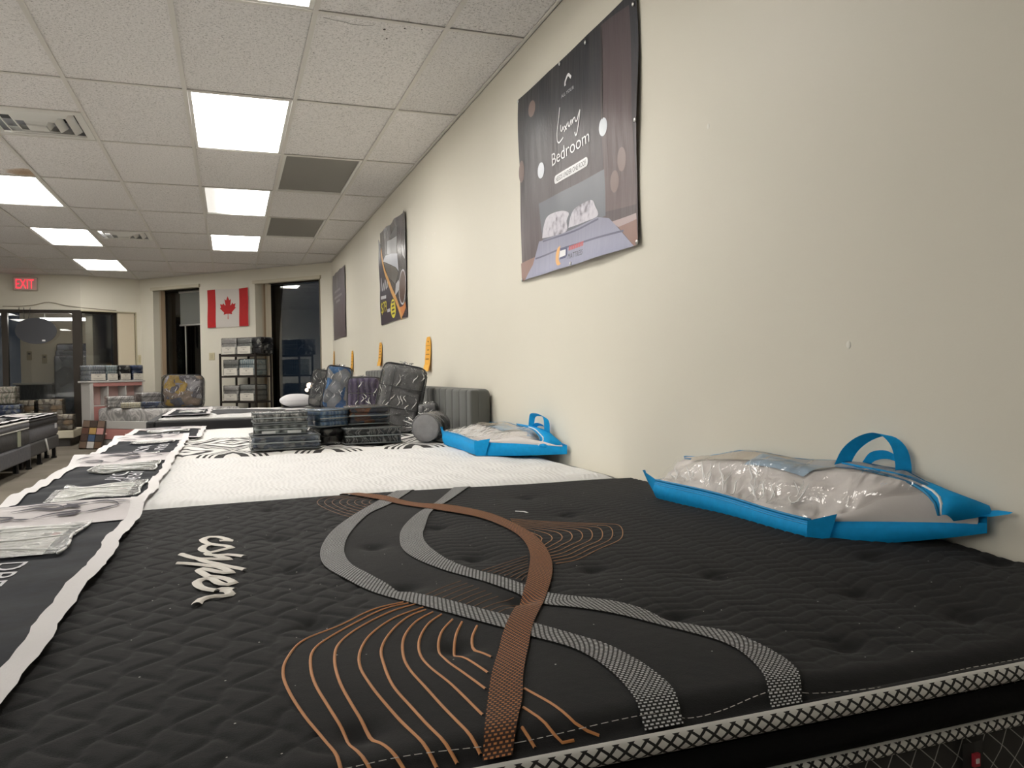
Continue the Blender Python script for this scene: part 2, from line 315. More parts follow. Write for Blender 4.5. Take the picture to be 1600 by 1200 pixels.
DATA={'S1':([(0.54,2.66),(0.392,2.378),(0.301,2.202),(0.226,2.018),(0.183,1.829),(0.18,1.682),(0.215,1.521),(0.266,1.392),(0.325,1.274),(0.392,1.151),(0.416,1.093),(0.452,1.013),(0.459,0.922),(0.448,0.841),(0.431,0.761)],[(0.586,2.637),(0.462,2.393),(0.361,2.236),(0.282,2.026),(0.241,1.858),(0.231,1.706),(0.253,1.585),(0.302,1.437),(0.363,1.318),(0.423,1.204),(0.444,1.149),(0.478,1.072),(0.503,1.01),(0.512,0.921),(0.505,0.845),(0.481,0.763)]),'S2':([(0.736,2.659),(0.592,2.357),(0.494,2.195),(0.418,2.035),(0.375,1.872),(0.364,1.723),(0.394,1.578),(0.441,1.453),(0.488,1.323),(0.503,1.252),(0.539,1.205),(0.6,1.122),(0.642,1.024),(0.662,0.939),(0.64,0.848),(0.602,0.762)],[(0.785,2.635),(0.633,2.363),(0.542,2.216),(0.479,2.043),(0.437,1.891),(0.426,1.749),(0.449,1.565),(0.49,1.451),(0.511,1.384),(0.531,1.322),(0.567,1.268),(0.632,1.182),(0.667,1.064),(0.7,0.993),(0.705,0.909),(0.689,0.838),(0.648,0.756)]),'C':([(0.328,2.626),(0.427,2.45),(0.479,2.327),(0.56,2.199),(0.629,2.063),(0.652,1.903),(0.646,1.76),(0.612,1.614),(0.549,1.457),(0.497,1.345),(0.453,1.265),(0.388,1.14),(0.353,1.062),(0.313,0.972),(0.28,0.888),(0.239,0.776)],[(0.338,2.668),(0.454,2.516),(0.516,2.358),(0.613,2.26),(0.676,2.098),(0.691,1.917),(0.682,1.741),(0.637,1.553),(0.577,1.404),(0.501,1.26),(0.438,1.145),(0.392,1.046),(0.351,0.956),(0.318,0.873),(0.272,0.767)]),'fan':[[(0.277,1.363),(0.221,1.34),(0.161,1.286),(0.097,1.224),(0.067,1.148),(0.057,1.085),(0.061,1.015),(0.073,0.942),(0.087,0.884),(0.095,0.844),(0.097,0.808)],[(0.284,1.352),(0.237,1.333),(0.179,1.279),(0.134,1.221),(0.104,1.165),(0.094,1.098),(0.094,1.026),(0.104,0.944),(0.112,0.893),(0.116,0.848),(0.127,0.796)],[(0.294,1.34),(0.241,1.309),(0.183,1.251),(0.143,1.182),(0.128,1.113),(0.124,1.031),(0.129,0.956),(0.137,0.896),(0.145,0.848),(0.161,0.782)],[(0.301,1.314),(0.242,1.273),(0.195,1.208),(0.168,1.139),(0.157,1.072),(0.16,0.999),(0.169,0.932),(0.182,0.852),(0.192,0.78)],[(0.302,1.298),(0.266,1.27),(0.226,1.208),(0.198,1.137),(0.189,1.069),(0.186,0.989),(0.195,0.915),(0.204,0.843),(0.214,0.777)],[(0.31,1.28),(0.272,1.24),(0.24,1.177),(0.223,1.105),(0.218,1.038),(0.224,0.957),(0.232,0.872),(0.241,0.792)],[(0.32,1.262),(0.287,1.22),(0.259,1.158),(0.246,1.096),(0.246,1.036),(0.256,0.96),(0.265,0.859)],[(0.33,1.229),(0.298,1.177),(0.278,1.115),(0.275,1.053),(0.282,0.993),(0.291,0.93)],[(0.341,1.211),(0.316,1.158),(0.297,1.096),(0.303,1.052),(0.311,0.982)],[(0.358,1.184),(0.336,1.138),(0.327,1.095),(0.336,1.043)],[(0.336,0.912),(0.349,0.86),(0.358,0.808),(0.378,0.768)],[(0.315,0.86),(0.325,0.815),(0.333,0.779),(0.347,0.765)],[(0.297,0.816),(0.301,0.777)],[(0.326,1.401),(0.369,1.439),(0.412,1.465)],[(0.336,1.382),(0.378,1.418),(0.418,1.443)],[(0.347,1.363),(0.386,1.398),(0.424,1.422)],[(0.357,1.345),(0.394,1.378),(0.429,1.401)],[(0.367,1.327),(0.402,1.359),(0.435,1.381)],[(0.376,1.309),(0.409,1.34),(0.44,1.361)],[(0.386,1.292),(0.417,1.322),(0.446,1.341)],[(0.395,1.275),(0.434,1.307),(0.472,1.33)],[(0.404,1.258),(0.436,1.286),(0.466,1.304)],[(0.413,1.242),(0.438,1.265),(0.461,1.279)],[(0.472,1.522),(0.537,1.566),(0.603,1.605)],[(0.479,1.506),(0.536,1.546),(0.595,1.581)],[(0.486,1.49),(0.536,1.527),(0.586,1.558)],[(0.493,1.475),(0.536,1.509),(0.578,1.536)],[(0.499,1.46),(0.535,1.49),(0.57,1.515)],[(0.506,1.445),(0.535,1.472),(0.563,1.494)],[(0.512,1.43),(0.535,1.455),(0.555,1.473)],[(0.519,1.416),(0.534,1.438),(0.548,1.453)],[(0.707,2.011),(0.79,1.923),(0.855,1.864),(0.911,1.82),(0.925,1.793),(0.898,1.721),(0.849,1.645),(0.77,1.588),(0.689,1.53),(0.633,1.517)],[(0.704,1.997),(0.777,1.916),(0.834,1.86),(0.884,1.818),(0.896,1.79),(0.872,1.724),(0.828,1.655),(0.759,1.603),(0.687,1.55),(0.636,1.537)],[(0.701,1.984),(0.764,1.909),(0.814,1.857),(0.856,1.816),(0.867,1.788),(0.846,1.727),(0.808,1.665),(0.748,1.619),(0.685,1.57),(0.64,1.557)],[(0.698,1.97),(0.751,1.902),(0.793,1.853),(0.829,1.813),(0.838,1.785),(0.82,1.73),(0.787,1.675),(0.736,1.634),(0.683,1.591),(0.643,1.578)],[(0.695,1.957),(0.739,1.895),(0.773,1.85),(0.802,1.811),(0.809,1.783),(0.795,1.733),(0.767,1.685),(0.725,1.649),(0.68,1.612),(0.647,1.6)],[(0.692,1.944),(0.726,1.889),(0.753,1.847),(0.775,1.809),(0.781,1.78),(0.769,1.736),(0.746,1.695),(0.713,1.665),(0.678,1.634),(0.651,1.622)],[(0.689,1.932),(0.714,1.882),(0.733,1.843),(0.749,1.807),(0.753,1.778),(0.744,1.739),(0.725,1.705),(0.701,1.681),(0.675,1.656),(0.655,1.644)],[(0.686,1.919),(0.702,1.875),(0.713,1.84),(0.723,1.805),(0.726,1.776),(0.719,1.742),(0.705,1.715),(0.689,1.697),(0.673,1.679),(0.659,1.667)],[(0.683,1.906),(0.69,1.869),(0.694,1.837),(0.697,1.802),(0.699,1.773),(0.694,1.745),(0.684,1.725),(0.677,1.714),(0.67,1.702),(0.663,1.691)],[(0.338,2.582),(0.275,2.57),(0.248,2.52),(0.244,2.457),(0.259,2.366),(0.286,2.27),(0.318,2.202)],[(0.35,2.568),(0.293,2.553),(0.269,2.507),(0.265,2.45),(0.278,2.37),(0.302,2.287),(0.33,2.228)],[(0.361,2.554),(0.312,2.537),(0.29,2.494),(0.287,2.443),(0.298,2.374),(0.318,2.304),(0.342,2.254)],[(0.373,2.54),(0.33,2.521),(0.311,2.481),(0.308,2.435),(0.317,2.378),(0.335,2.322),(0.355,2.282)],[(0.384,2.526),(0.348,2.505),(0.332,2.468),(0.329,2.428),(0.337,2.382),(0.351,2.34),(0.368,2.31)],[(0.395,2.513),(0.366,2.489),(0.353,2.456),(0.351,2.421),(0.357,2.386),(0.369,2.359),(0.382,2.338)],[(0.406,2.499),(0.384,2.473),(0.373,2.443),(0.372,2.413),(0.377,2.39),(0.386,2.377),(0.396,2.368)],[(0.418,2.486),(0.402,2.457),(0.394,2.431),(0.393,2.406),(0.397,2.395),(0.404,2.396),(0.41,2.398)]],'stitch':[(0.1,0.806),(0.161,0.807),(0.239,0.799),(0.294,0.795),(0.448,0.8),(0.491,0.786),(0.538,0.788),(0.622,0.802),(0.678,0.789),(0.778,0.782),(0.93,0.788),(1.033,0.786)],'copper':[[(-0.035,2.031),(-0.024,2.032),(-0.007,2.022),(-0.02,2.054),(-0.04,2.082),(-0.059,2.085),(-0.073,2.063),(-0.067,2.028),(-0.055,2.001)],[(-0.055,2.001),(-0.038,1.982),(-0.02,1.968),(-0.007,1.941),(-0.02,1.931),(-0.036,1.916),(-0.053,1.903),(-0.064,1.921),(-0.072,1.948),(-0.068,1.98),(-0.055,1.995)],[(-0.059,1.898),(-0.055,1.881),(-0.038,1.867),(-0.016,1.867),(-0.0,1.857),(0.019,1.838)],[(-0.038,1.865),(-0.025,1.843),(-0.009,1.817),(-0.025,1.821),(-0.051,1.837),(-0.074,1.845),(-0.092,1.869),(-0.104,1.891),(-0.113,1.906)],[(-0.074,1.845),(-0.058,1.811),(-0.037,1.784),(-0.016,1.755),(0.002,1.736),(0.02,1.716)],[(-0.116,1.816),(-0.1,1.808),(-0.077,1.791),(-0.062,1.777),(-0.035,1.755),(-0.018,1.728),(-0.007,1.695),(-0.018,1.695),(-0.034,1.711),(-0.049,1.731),(-0.064,1.747),(-0.07,1.737),(-0.059,1.7),(-0.046,1.666)],[(-0.052,1.678),(-0.033,1.664),(-0.015,1.642),(-0.003,1.609),(-0.015,1.595),(-0.031,1.618),(-0.041,1.649),(-0.053,1.659),(-0.065,1.652),(-0.071,1.638),(-0.066,1.607),(-0.052,1.576),(-0.033,1.557)],[(-0.033,1.557),(-0.025,1.566),(-0.015,1.563),(-0.002,1.552)],[(-0.023,1.555),(-0.013,1.546),(-0.009,1.526),(-0.012,1.515),(-0.022,1.512),(-0.035,1.516),(-0.05,1.512),(-0.061,1.499),(-0.065,1.475)]],'p1':{'logo':[(3.14,2.232),(3.14,2.248),(3.119,2.266),(3.105,2.268),(3.081,2.248)],'allyour':[(3.181,2.193),(3.179,2.206),(3.053,2.189),(3.055,2.205)],'bedroom':[(3.322,1.932),(3.317,1.991),(2.918,1.928),(2.919,1.979)],'pill':[(3.298,1.86),(2.943,1.863),(3.289,1.841),(3.285,1.879)],'lux':[[(3.198,2.158),(3.215,2.112),(3.241,2.054),(3.241,2.023),(3.224,2.01),(3.198,2.013),(3.172,2.02)],[(3.193,2.08),(3.196,2.057),(3.184,2.05),(3.169,2.065),(3.167,2.05)],[(3.154,2.063),(3.132,2.042)],[(3.123,2.066),(3.159,2.039)],[(3.115,2.07),(3.113,2.051),(3.102,2.047),(3.087,2.068),(3.085,2.047)],[(3.075,2.069),(3.071,2.05),(3.066,2.064),(3.051,2.07)],[(3.048,2.07),(3.043,2.051),(3.028,2.05),(3.011,2.072),(2.997,2.085)],[(2.997,2.085),(3.012,2.041),(3.032,2.002),(3.048,1.993),(3.055,2.009)]],'cord':[(2.79,2.199),(2.787,2.09),(2.786,1.981)],'lamp':[(2.785,1.95),(2.749,1.939),(2.784,1.985)],'lamp2':[(3.46,1.946),(3.42,1.942),(3.458,1.983)],'bok':[[(3.535,2.259),(3.49,2.251),(3.533,2.297)],[(2.713,1.721),(2.679,1.718),(2.712,1.763)],[(3.722,2.004),(3.68,2.0),(3.719,2.059)]],'bokx':[(2.651,1.79),(2.617,1.79),(2.65,1.835)],'headb':[(3.491,1.796),(2.795,1.788),(2.784,1.603),(3.443,1.608)],'bed':[(3.489,1.615),(3.158,1.605),(2.855,1.612),(2.755,1.588),(2.557,1.45),(3.061,1.449),(3.684,1.456),(3.574,1.515)],'pilL':[(3.448,1.624),(3.425,1.679),(3.372,1.715),(3.222,1.708),(3.137,1.683),(3.157,1.653),(3.158,1.608),(3.295,1.61)],'pilR':[(3.139,1.618),(3.117,1.667),(3.065,1.693),(2.92,1.694),(2.876,1.66),(2.851,1.616),(2.982,1.615)],'skirt':[(2.739,1.571),(2.544,1.568),(2.54,1.545),(2.683,1.541)],'floorR':[(2.683,1.541),(2.54,1.545),(2.524,1.452),(2.557,1.45)],'floorL':[(3.75,1.545),(3.492,1.551),(3.574,1.509),(3.677,1.455),(3.747,1.453)],'fold':[[(3.54,1.54),(3.135,1.537),(2.74,1.524),(2.64,1.52)],[(3.443,1.608),(3.132,1.595),(2.845,1.602)]],'mat':[(3.13,1.482),(3.128,1.504),(2.985,1.48),(2.986,1.504)],'red':[(3.13,1.518),(3.128,1.537),(2.981,1.517),(2.979,1.538)],'cres':[(3.221,1.554),(3.254,1.545),(3.269,1.518),(3.263,1.489),(3.239,1.468),(3.203,1.471),(3.224,1.486),(3.232,1.51),(3.225,1.538)],'blue':[(3.218,1.539),(3.148,1.539),(3.14,1.5),(3.157,1.491),(3.217,1.491)],'wht':[(3.222,1.53),(3.161,1.529),(3.157,1.502),(3.223,1.5)]},'p2':{'swo':[(7.62,2.201),(7.514,2.055),(7.419,1.944),(7.18,1.781),(6.907,1.633),(6.721,1.472)],'pur':[(7.754,2.323),(7.62,2.201),(7.514,2.055),(7.419,1.944),(7.18,1.781),(6.907,1.633),(6.721,1.472),(7.714,1.471),(7.749,1.943)],'win':[(7.286,2.228),(6.831,2.2),(6.846,2.047),(7.288,2.107)],'bed':[(7.502,2.069),(7.376,2.105),(7.101,2.085),(6.823,2.046),(6.815,1.889),(6.925,1.939),(7.207,2.004)],'bed2':[(7.481,2.059),(7.208,2.0),(6.925,1.935),(6.825,1.881),(6.962,1.795),(7.319,1.903)],'ring':[(6.654,1.735),(6.507,1.728),(6.64,1.884)],'orn':[(6.8,1.573),(6.668,1.571),(6.547,1.601),(6.544,1.548),(6.698,1.484)],'price':[(7.664,1.568),(7.661,1.7),(7.374,1.561),(7.368,1.669)],'oval':[(7.077,1.584),(6.959,1.582),(7.068,1.671)],'scr':[(7.681,1.783),(7.664,1.944),(7.333,1.758),(7.323,1.864)],'bar':[(7.676,1.719),(7.673,1.751),(7.401,1.706),(7.398,1.737)],'lamp':[(7.182,2.259),(6.8,2.295),(6.831,2.2),(7.136,2.223)],'wht':[[(6.972,1.685),(6.939,1.793),(6.822,1.816),(6.739,1.753),(6.831,1.717)],[(6.629,2.007),(6.538,2.081),(6.528,1.957)]]},'tufts':[(0.31,1.857,1),(0.116,1.699,1),(0.496,1.652,1),(0.502,2.014,1),(0.305,1.473,1),(0.119,1.311,1),(0.102,2.041,1),(0.104,2.466,1),(0.474,1.296,1),(0.303,1.105,1),(0.129,0.88,1),(0.881,2.35,1),(0.88,2.016,1),(0.881,1.306,1),(1.034,1.094,1),(0.677,1.113,1),(0.831,0.907,1),(0.687,1.451,1),(1.087,0.926,1),(1.206,1.238,1),(1.358,1.089,1)],'thread':[(0.757,2.107),(0.772,2.1),(0.784,2.077)],'flap1':([(1.37,1.502,0.761),(1.355,1.367,0.757),(1.335,1.253,0.746),(1.315,1.188,0.723),(1.312,1.176,0.699)],[(1.385,1.51,0.76),(1.385,1.283,0.751),(1.388,1.192,0.733),(1.398,1.115,0.711),(1.345,1.17,0.687)]),'flap2':([(1.37,3.764,0.724),(1.36,3.538,0.719),(1.34,3.404,0.702),(1.32,3.315,0.683),(1.3,3.313,0.658)],[(1.385,3.786,0.722),(1.387,3.44,0.722),(1.392,3.328,0.696),(1.4,3.238,0.659),(1.34,3.266,0.642)])}
# ------------------------------------------------------------------ materials of the room
def wall_material():
    m,nt,b=newmat('cream_wall_paint'); v=coords(nt)
    n=nd(nt,'ShaderNodeTexNoise',{'Vector':v,'Scale':1.3,'Detail':3.0})
    nt.links.new(ramp(nt,n.outputs[0],[(.3,(.735,.70,.60)),(.7,(.76,.725,.625))]),b.inputs['Base Color'])
    f=nd(nt,'ShaderNodeTexNoise',{'Vector':v,'Scale':220.0,'Detail':2.0}); bump(nt,b,f.outputs[0],.06,.002)
    b.inputs['Roughness'].default_value=.45; b.inputs['Specular IOR Level'].default_value=.3
    return m
def tile_material():
    m,nt,b=newmat('mineral_ceiling_tile'); t=nt.nodes.new('ShaderNodeTexCoord'); oi=nt.nodes.new('ShaderNodeObjectInfo')
    off=math_(nt,'MULTIPLY',oi.outputs['Random'],50.0)
    add=nd(nt,'ShaderNodeVectorMath',operation='ADD'); nt.links.new(t.outputs['Object'],add.inputs[0]); nt.links.new(off,add.inputs[1])
    n=nd(nt,'ShaderNodeTexNoise',{'Vector':add.outputs[0],'Scale':75.0,'Detail':3.0,'Roughness':.7})
    n2=nd(nt,'ShaderNodeTexNoise',{'Vector':add.outputs[0],'Scale':150.0,'Detail':1.0})
    sp=ramp(nt,n.outputs[0],[(.30,(.50,.48,.465)),(.43,(.78,.757,.74)),(.6,(.87,.845,.83))])
    sp2=ramp(nt,n2.outputs[0],[(.27,(.6,.6,.6)),(.39,(1,1,1))])
    mx=nd(nt,'ShaderNodeMix',{0:1.0},data_type='RGBA',blend_type='MULTIPLY'); nt.links.new(sp,mx.inputs[6]); nt.links.new(sp2,mx.inputs[7])
    tone=ramp(nt,oi.outputs['Random'],[(0,(.93,.93,.93)),(1,(1,1,1))])
    m2=nd(nt,'ShaderNodeMix',{0:1.0},data_type='RGBA',blend_type='MULTIPLY'); nt.links.new(mx.outputs[2],m2.inputs[6]); nt.links.new(tone,m2.inputs[7])
    nt.links.new(m2.outputs[2],b.inputs['Base Color']); b.inputs['Roughness'].default_value=.95
    bump(nt,b,n.outputs[0],.35,.004)
    return m
def stained_tile_material():
    m=M_TILE.copy(); nt=m.node_tree; b=nt.nodes['Principled BSDF']; src=b.inputs['Base Color'].links[0].from_socket
    v=coords(nt); d=nd(nt,'ShaderNodeVectorMath',{0:v,1:(.23,.50,0)},operation='DISTANCE')
    n=nd(nt,'ShaderNodeTexNoise',{'Vector':v,'Scale':9.0,'Detail':3.0})
    s=math_(nt,'ADD',d.outputs['Value'],math_(nt,'MULTIPLY',n.outputs[0],.12))
    f=ramp(nt,s,[(.10,(.55,.40,.28)),(.17,(.75,.62,.5)),(.2,(1,1,1))])
    mx=nd(nt,'ShaderNodeMix',{0:1.0},data_type='RGBA',blend_type='MULTIPLY'); nt.links.new(src,mx.inputs[6]); nt.links.new(f,mx.inputs[7])
    nt.links.new(mx.outputs[2],b.inputs['Base Color']); return m
def carpet_material():
    m,nt,b=newmat('taupe_carpet'); v=coords(nt)
    n=nd(nt,'ShaderNodeTexNoise',{'Vector':v,'Scale':160.0,'Detail':4.0}); l=nd(nt,'ShaderNodeTexNoise',{'Vector':v,'Scale':2.0,'Detail':3.0})
    s=math_(nt,'ADD',math_(nt,'MULTIPLY',n.outputs[0],.5),math_(nt,'MULTIPLY',l.outputs[0],.5))
    nt.links.new(ramp(nt,s,[(.35,(.14,.123,.098)),(.65,(.225,.20,.165))]),b.inputs['Base Color'])
    b.inputs['Roughness'].default_value=1; b.inputs['Specular IOR Level'].default_value=.1; bump(nt,b,n.outputs[0],.5,.006); return m
M_WALL=wall_material(); M_TILE=tile_material(); M_CARPET=carpet_material()
M_TEE=plain('tee_bar_paint',(.70,.675,.63),.5)
M_WHITE=plain('white_enamel',(.75,.74,.70),.4); M_BLACK=plain('black_plastic',(.012,.012,.013),.45)
M_BRONZE=plain('dark_bronze_frame',(.035,.028,.022),.35,.5)
M_TRIM=plain('cream_trim',(.62,.57,.45),.5); M_OLIVE=plain('olive_cream_reveal',(.50,.45,.31),.6)
M_GLASS=film('window_glass',(.93,.95,.95),.035,.0,ior=1.5)
M_GREYM=plain('grey_metal',(.45,.45,.44),.4,.6)

# ------------------------------------------------------------------ shell
HC=2.633; XW=1.413; GX0=-.8252; GY0=3.6488; TX=.6096; TY=1.2192
Lx=lambda i: GX0+i*TX
Ry=lambda j: GY0+j*TY
XL=-7.0; YB=-5.2
b=B(); b.add([(XL,YB,0),(XW,YB,0),(XW,11.717,0),(-1.41,14.54,0),(-2.23,14.1,0),(XL,14.1,0)],[(0,1,2,3,4,5)])
b.add([(XL,YB,-.1),(XW,YB,-.1),(XW,11.717,-.1),(-1.41,14.54,-.1),(-2.23,14.1,-.1),(XL,14.1,-.1)],[(5,4,3,2,1,0)])
struct(b.build('floor',M_CARPET))
b=B(); b.box(XW,XW+.15,YB-.15,11.78,0,2.78); struct(b.build('wall_right',M_WALL))
b=B(); b.box(XL-.15,XL,YB-.15,14.25,0,2.78); M_FARW=plain('white_wall_paint',(.82,.81,.78),.6); struct(b.build('wall_left',M_FARW))
b=B(); b.box(XL,XW,YB-.15,YB,0,2.78); struct(b.build('wall_rear',M_FARW))
b=B(); b.box(XW-.012,XW,YB,11.70,0,.10); struct(b.build('baseboard_right',plain('dark_vinyl_base',(.05,.045,.04),.5)))

class Frame:
    """wall-local frame: s along the wall, d into the room, z up"""
    def __init__(s,o,d,n): s.M=Matrix(((d[0],n[0],0,o[0]),(d[1],n[1],0,o[1]),(0,0,1,0),(0,0,0,1)))
    def p(s,a,d,z): return s.M@Vector((a,d,z))
q=math.sqrt(.5)
AW=Frame((1.413,11.717),(-q,q),(-q,-q))                 # angled window wall, s 0..3.99
CLx,CLy=-1.41+2.23,14.54-14.1; cl=math.hypot(CLx,CLy)
CW=Frame((-2.23,14.1),(CLx/cl,CLy/cl),(CLy/cl,-CLx/cl)) # short corner wall, s 0..cl
# --- angled wall with two tall window openings
W1=(2.635,3.69,2.475); W2=(.208,1.467,2.45); REV=.24
b=B()
for (s0,s1,z0,z1) in ((-.1,W2[0],0,2.78),(W2[1],W1[0],0,2.78),(W1[1],4.06,0,2.78),(W2[0],W2[1],W2[2],2.78),(W1[0],W1[1],W1[2],2.78),(W2[0],W2[1],0,.12),(W1[0],W1[1],0,.12)):
    b.box(s0,s1,-REV,0,z0,z1,M=AW.M)
struct(b.build('wall_window_side',M_WALL))
def window(n,s0,s1,zt,lab):
    r=thing('window_%d'%n,None,None,AW.p((s0+s1)/2,-.2,0)); r['kind']='structure'
    g0,g1=s0+.01,s1-.01
    f=B()
    for a,c,z0,z1 in ((g0,g0+.05,.12,zt),(g1-.05,g1,.12,zt),(g0,g1,.12,.17),(g0,g1,zt-.05,zt)): f.box(a,c,-REV,-REV+.05,z0,z1,M=AW.M)
    f.build('window_frame',M_BRONZE,r,True)
    p=B(); p.box(g0+.05,g1-.05,-REV+.02,-REV+.026,.17,zt-.05,M=AW.M); p.build('glass_pane',M_GLASS,r,True)
    return r
window(1,*W1,''); window(2,*W2,'')
def blind(s0,s1,zt,nl,nr,label):
    t=thing('vertical_blind',label,'blind',AW.p((s0+s1)/2,-.08,zt))
    f=B(); f.box(s0-.02,s1+.02,-.06,.035,zt-.045,zt+.005,M=AW.M); f.build('head_rail',M_TRIM,t,True)
    vm=[plain('vane_cream',(.68,.60,.47),.6),plain('vane_tan',(.40,.29,.19),.6),plain('vane_pale',(.72,.67,.55),.6)]
    for side,n in ((1,nl),(-1,nr)):
        for k in range(n):
            s=(s1-.075-.035*k) if side>0 else (s0+.03+.045*k)
            v=B(); v.grid([[AW.p(s+.004*math.sin(a*3),-.15+.085*a/3,z) for z in (.16,zt-.045)] for a in range(4)])
            v.build('vane',vm[(k+(1 if side<0 else 0))%3],t,True,smooth=True,recalc=False)
blind(*W1,2,0,'pale vertical blind drawn aside in the left window, beside the flag')
blind(*W2,4,2,'pale vertical blind drawn to both sides of the right window behind the rack')
# reflection in the left window, built as a solid panel, bars and rod
t=thing('pane_reflection','grey panel built in place of a reflection in the left window','reflection',AW.p(3.0,-.2,2.4))
f=B(); f.box(2.70,3.29,-.205,-.200,1.86,2.40,M=AW.M); f.build('reflected_panel',plain('reflection_grey',(.16,.165,.15),.8),t,True)
f=B(); f.tube([AW.p(2.69,-.200,1.85),AW.p(3.30,-.200,1.85)],.014,8); f.build('reflected_bar',M_GREYM,t,True,smooth=True)
f=B(); f.tube([AW.p(3.18,-.2,1.84),AW.p(3.18,-.2,.95)],.012,6); f.build('reflected_line',plain('reflected_line_grey',(.3,.29,.26),.5),t,True,smooth=True)
f=B(); f.tube([AW.p(2.68,-.205,2.40),AW.p(3.31,-.205,2.40)],.02,8); f.build('reflected_edge',M_GREYM,t,True)
# --- corner wall + storefront wall
ZT=2.085
b=B(); b.box(0,cl+.03,-.2,0,ZT,2.78,M=CW.M); b.box(.86,cl+.03,-.2,0,0,ZT,M=CW.M); struct(b.build('wall_corner',M_WALL))
b=B(); b.box(XL,-2.23,14.1,14.3,ZT,2.78); struct(b.build('wall_storefront_header',M_WALL))
b=B(); b.box(XL,-3.9,14.1,14.3,0,ZT); struct(b.build('wall_storefront_end',M_WALL))
sf=thing('window_3',None,None,(-2.8,14.15,0)); sf['kind']='structure'
for nm,(x0,x1,z0,z1) in (('head_bar',(-3.9,-2.23,ZT-.05,ZT)),('mullion',(-3.9,-3.84,0,ZT-.05)),('mullion',(-3.33,-3.25,0,ZT-.05)),('mullion',(-2.36,-2.23,0,ZT-.05)),('bottom_rail',(-3.84,-2.36,0,.16))):
    f=B(); f.box(x0,x1,14.12,14.2,z0,z1); f.build(nm,M_BRONZE,sf,True)
for x0,x1 in ((-3.84,-3.33),(-3.25,-2.36)):
    f=B(); f.box(x0,x1,14.155,14.161,.16,ZT-.05); f.build('glass_pane',M_GLASS,sf,True)
f=B(); f.box(0,.86,-.16,-.06,ZT-.05,ZT,M=CW.M); f.box(.52,.57,-.16,-.06,0,ZT-.05,M=CW.M); f.box(0,.52,-.16,-.06,0,.16,M=CW.M); f.build('corner_frame',M_BRONZE,sf,True)
f=B(); f.box(0,.52,-.112,-.106,.16,ZT-.05,M=CW.M); f.build('glass_pane',M_GLASS,sf,True)
f=B(); f.box(.57,.835,-.16,-.02,0,ZT,M=CW.M); f.build('jamb_panel',plain('jamb_cream',(.66,.58,.44),.6),sf,True)
f=B(); f.box(.842,.86,-.02,.010,0,ZT,M=CW.M); f.box(0,.86,-.02,.008,ZT-.018,ZT,M=CW.M); f.build('edge_trim',M_OLIVE,sf,True)
# --- lit back room behind the left pane
b=B(); b.box(-3.56,-3.06,16.3,16.4,.93,2.3); b.box(-3.06,-2.2,16.3,16.4,0,2.3); b.box(-3.6,-2.2,14.3,16.4,2.22,2.3); b.box(-2.2,-2.1,14.3,16.4,0,2.3)
struct(b.build('wall_back_room',plain('back_room_paint',(.40,.35,.28),.8)))
b=B(); b.box(-8,8,10,30,-.22,-.11); struct(b.build('floor_outside',plain('asphalt',(.02,.021,.024),.9)))
# ------------------------------------------------------------------ suspended ceiling
def wall_y(x): return 13.13-x if x>-1.41 else (14.1 if x<-2.23 else 14.1+(x+2.23)*CLy/CLx)
b=B(); b.box(XL-.15,XW+.15,YB-.15,15.0,2.80,2.86); ceil=struct(b.build('ceiling',plain('deck_grey',(.3,.3,.3),.9)))
lights=set(); dead={(2,2),(2,4)}; vents={(-1,1),(-1,5)}
for i in (1,): lights|={(i,-1),(i,1),(i,3),(i,5)}
for j in (1,3,5,7): lights.add((-2,j))
for i in (-5,-8):
    for j in (-5,-3,-1,1,3): lights.add((i,j))
lights|=EXTRA_LIGHTS
M_STAIN=stained_tile_material()
def tile_mesh(w,l,mat,nm='ceiling_tile'):
    t=B(); t.box(-w/2,w/2,-l/2,l/2,0,.016); o=t.build(nm,mat,None); me=o.data; bpy.data.objects.remove(o); return me
tm=tile_mesh(TX-.004,TY-.004,M_TILE); tms=tile_mesh(TX-.004,TY-.004,M_STAIN); tmh=tile_mesh(TX-.004,TX-.004,M_TILE); we=XW-Lx(3); tme=tile_mesh(we-.004,TY-.004,M_TILE)
for i in range(-11,4):
    for j in range(-8,9):
        x0,y0=Lx(i),Ry(j); w=TX if i<3 else we
        if x0+w<XL or y0+TY<YB or (i,j) in lights or (i,j) in dead: continue
        if y0>wall_y(x0)+.1: continue
        if (i,j) in vents:
            half=(.75 if j==5 else .25)
            o=bpy.data.objects.new('ceiling_tile',tmh); o.location=(x0+w/2,y0+TY*half,HC+.007)
        else:
            o=bpy.data.objects.new('ceiling_tile',tme if i==3 else (tms if (i,j)==(-2,2) else tm)); o.location=(x0+w/2,y0+TY/2,HC+.007+(random.random()*.002))
        COL.objects.link(o); o.parent=ceil
for i in range(-10,4):
    x=Lx(i); y1=min(wall_y(x),14.5); t=B()
    t.box(x-.012,x+.012,YB,y1-.02,HC,HC+.006); t.box(x-.0015,x+.0015,YB,y1-.02,HC+.006,HC+.035); t.build('main_tee',M_TEE,ceil)
for j in range(-7,9):
    y=Ry(j); x1=min(XW,13.13-y) ; t=B(); t.box(XL,x1-.02,y-.012,y+.012,HC+.0005,HC+.005); t.box(XL,x1-.02,y-.0015,y+.0015,HC+.006,HC+.03); t.build('cross_tee',M_TEE,ceil)
for (i,j),h in (((-1,1),.5),((-1,5),.5)):
    t=B(); t.box(Lx(i)+.012,Lx(i+1)-.012,Ry(j)+TY*h-.012,Ry(j)+TY*h+.012,HC+.0005,HC+.005); t.build('cross_tee',M_TEE,ceil)
t=B(); t.box(XW-.022,XW,YB,11.7,HC-.001,HC+.004); t.box(XW-.004,XW,YB,11.7,HC-.001,HC+.03); t.build('wall_angle',M_TEE,ceil)
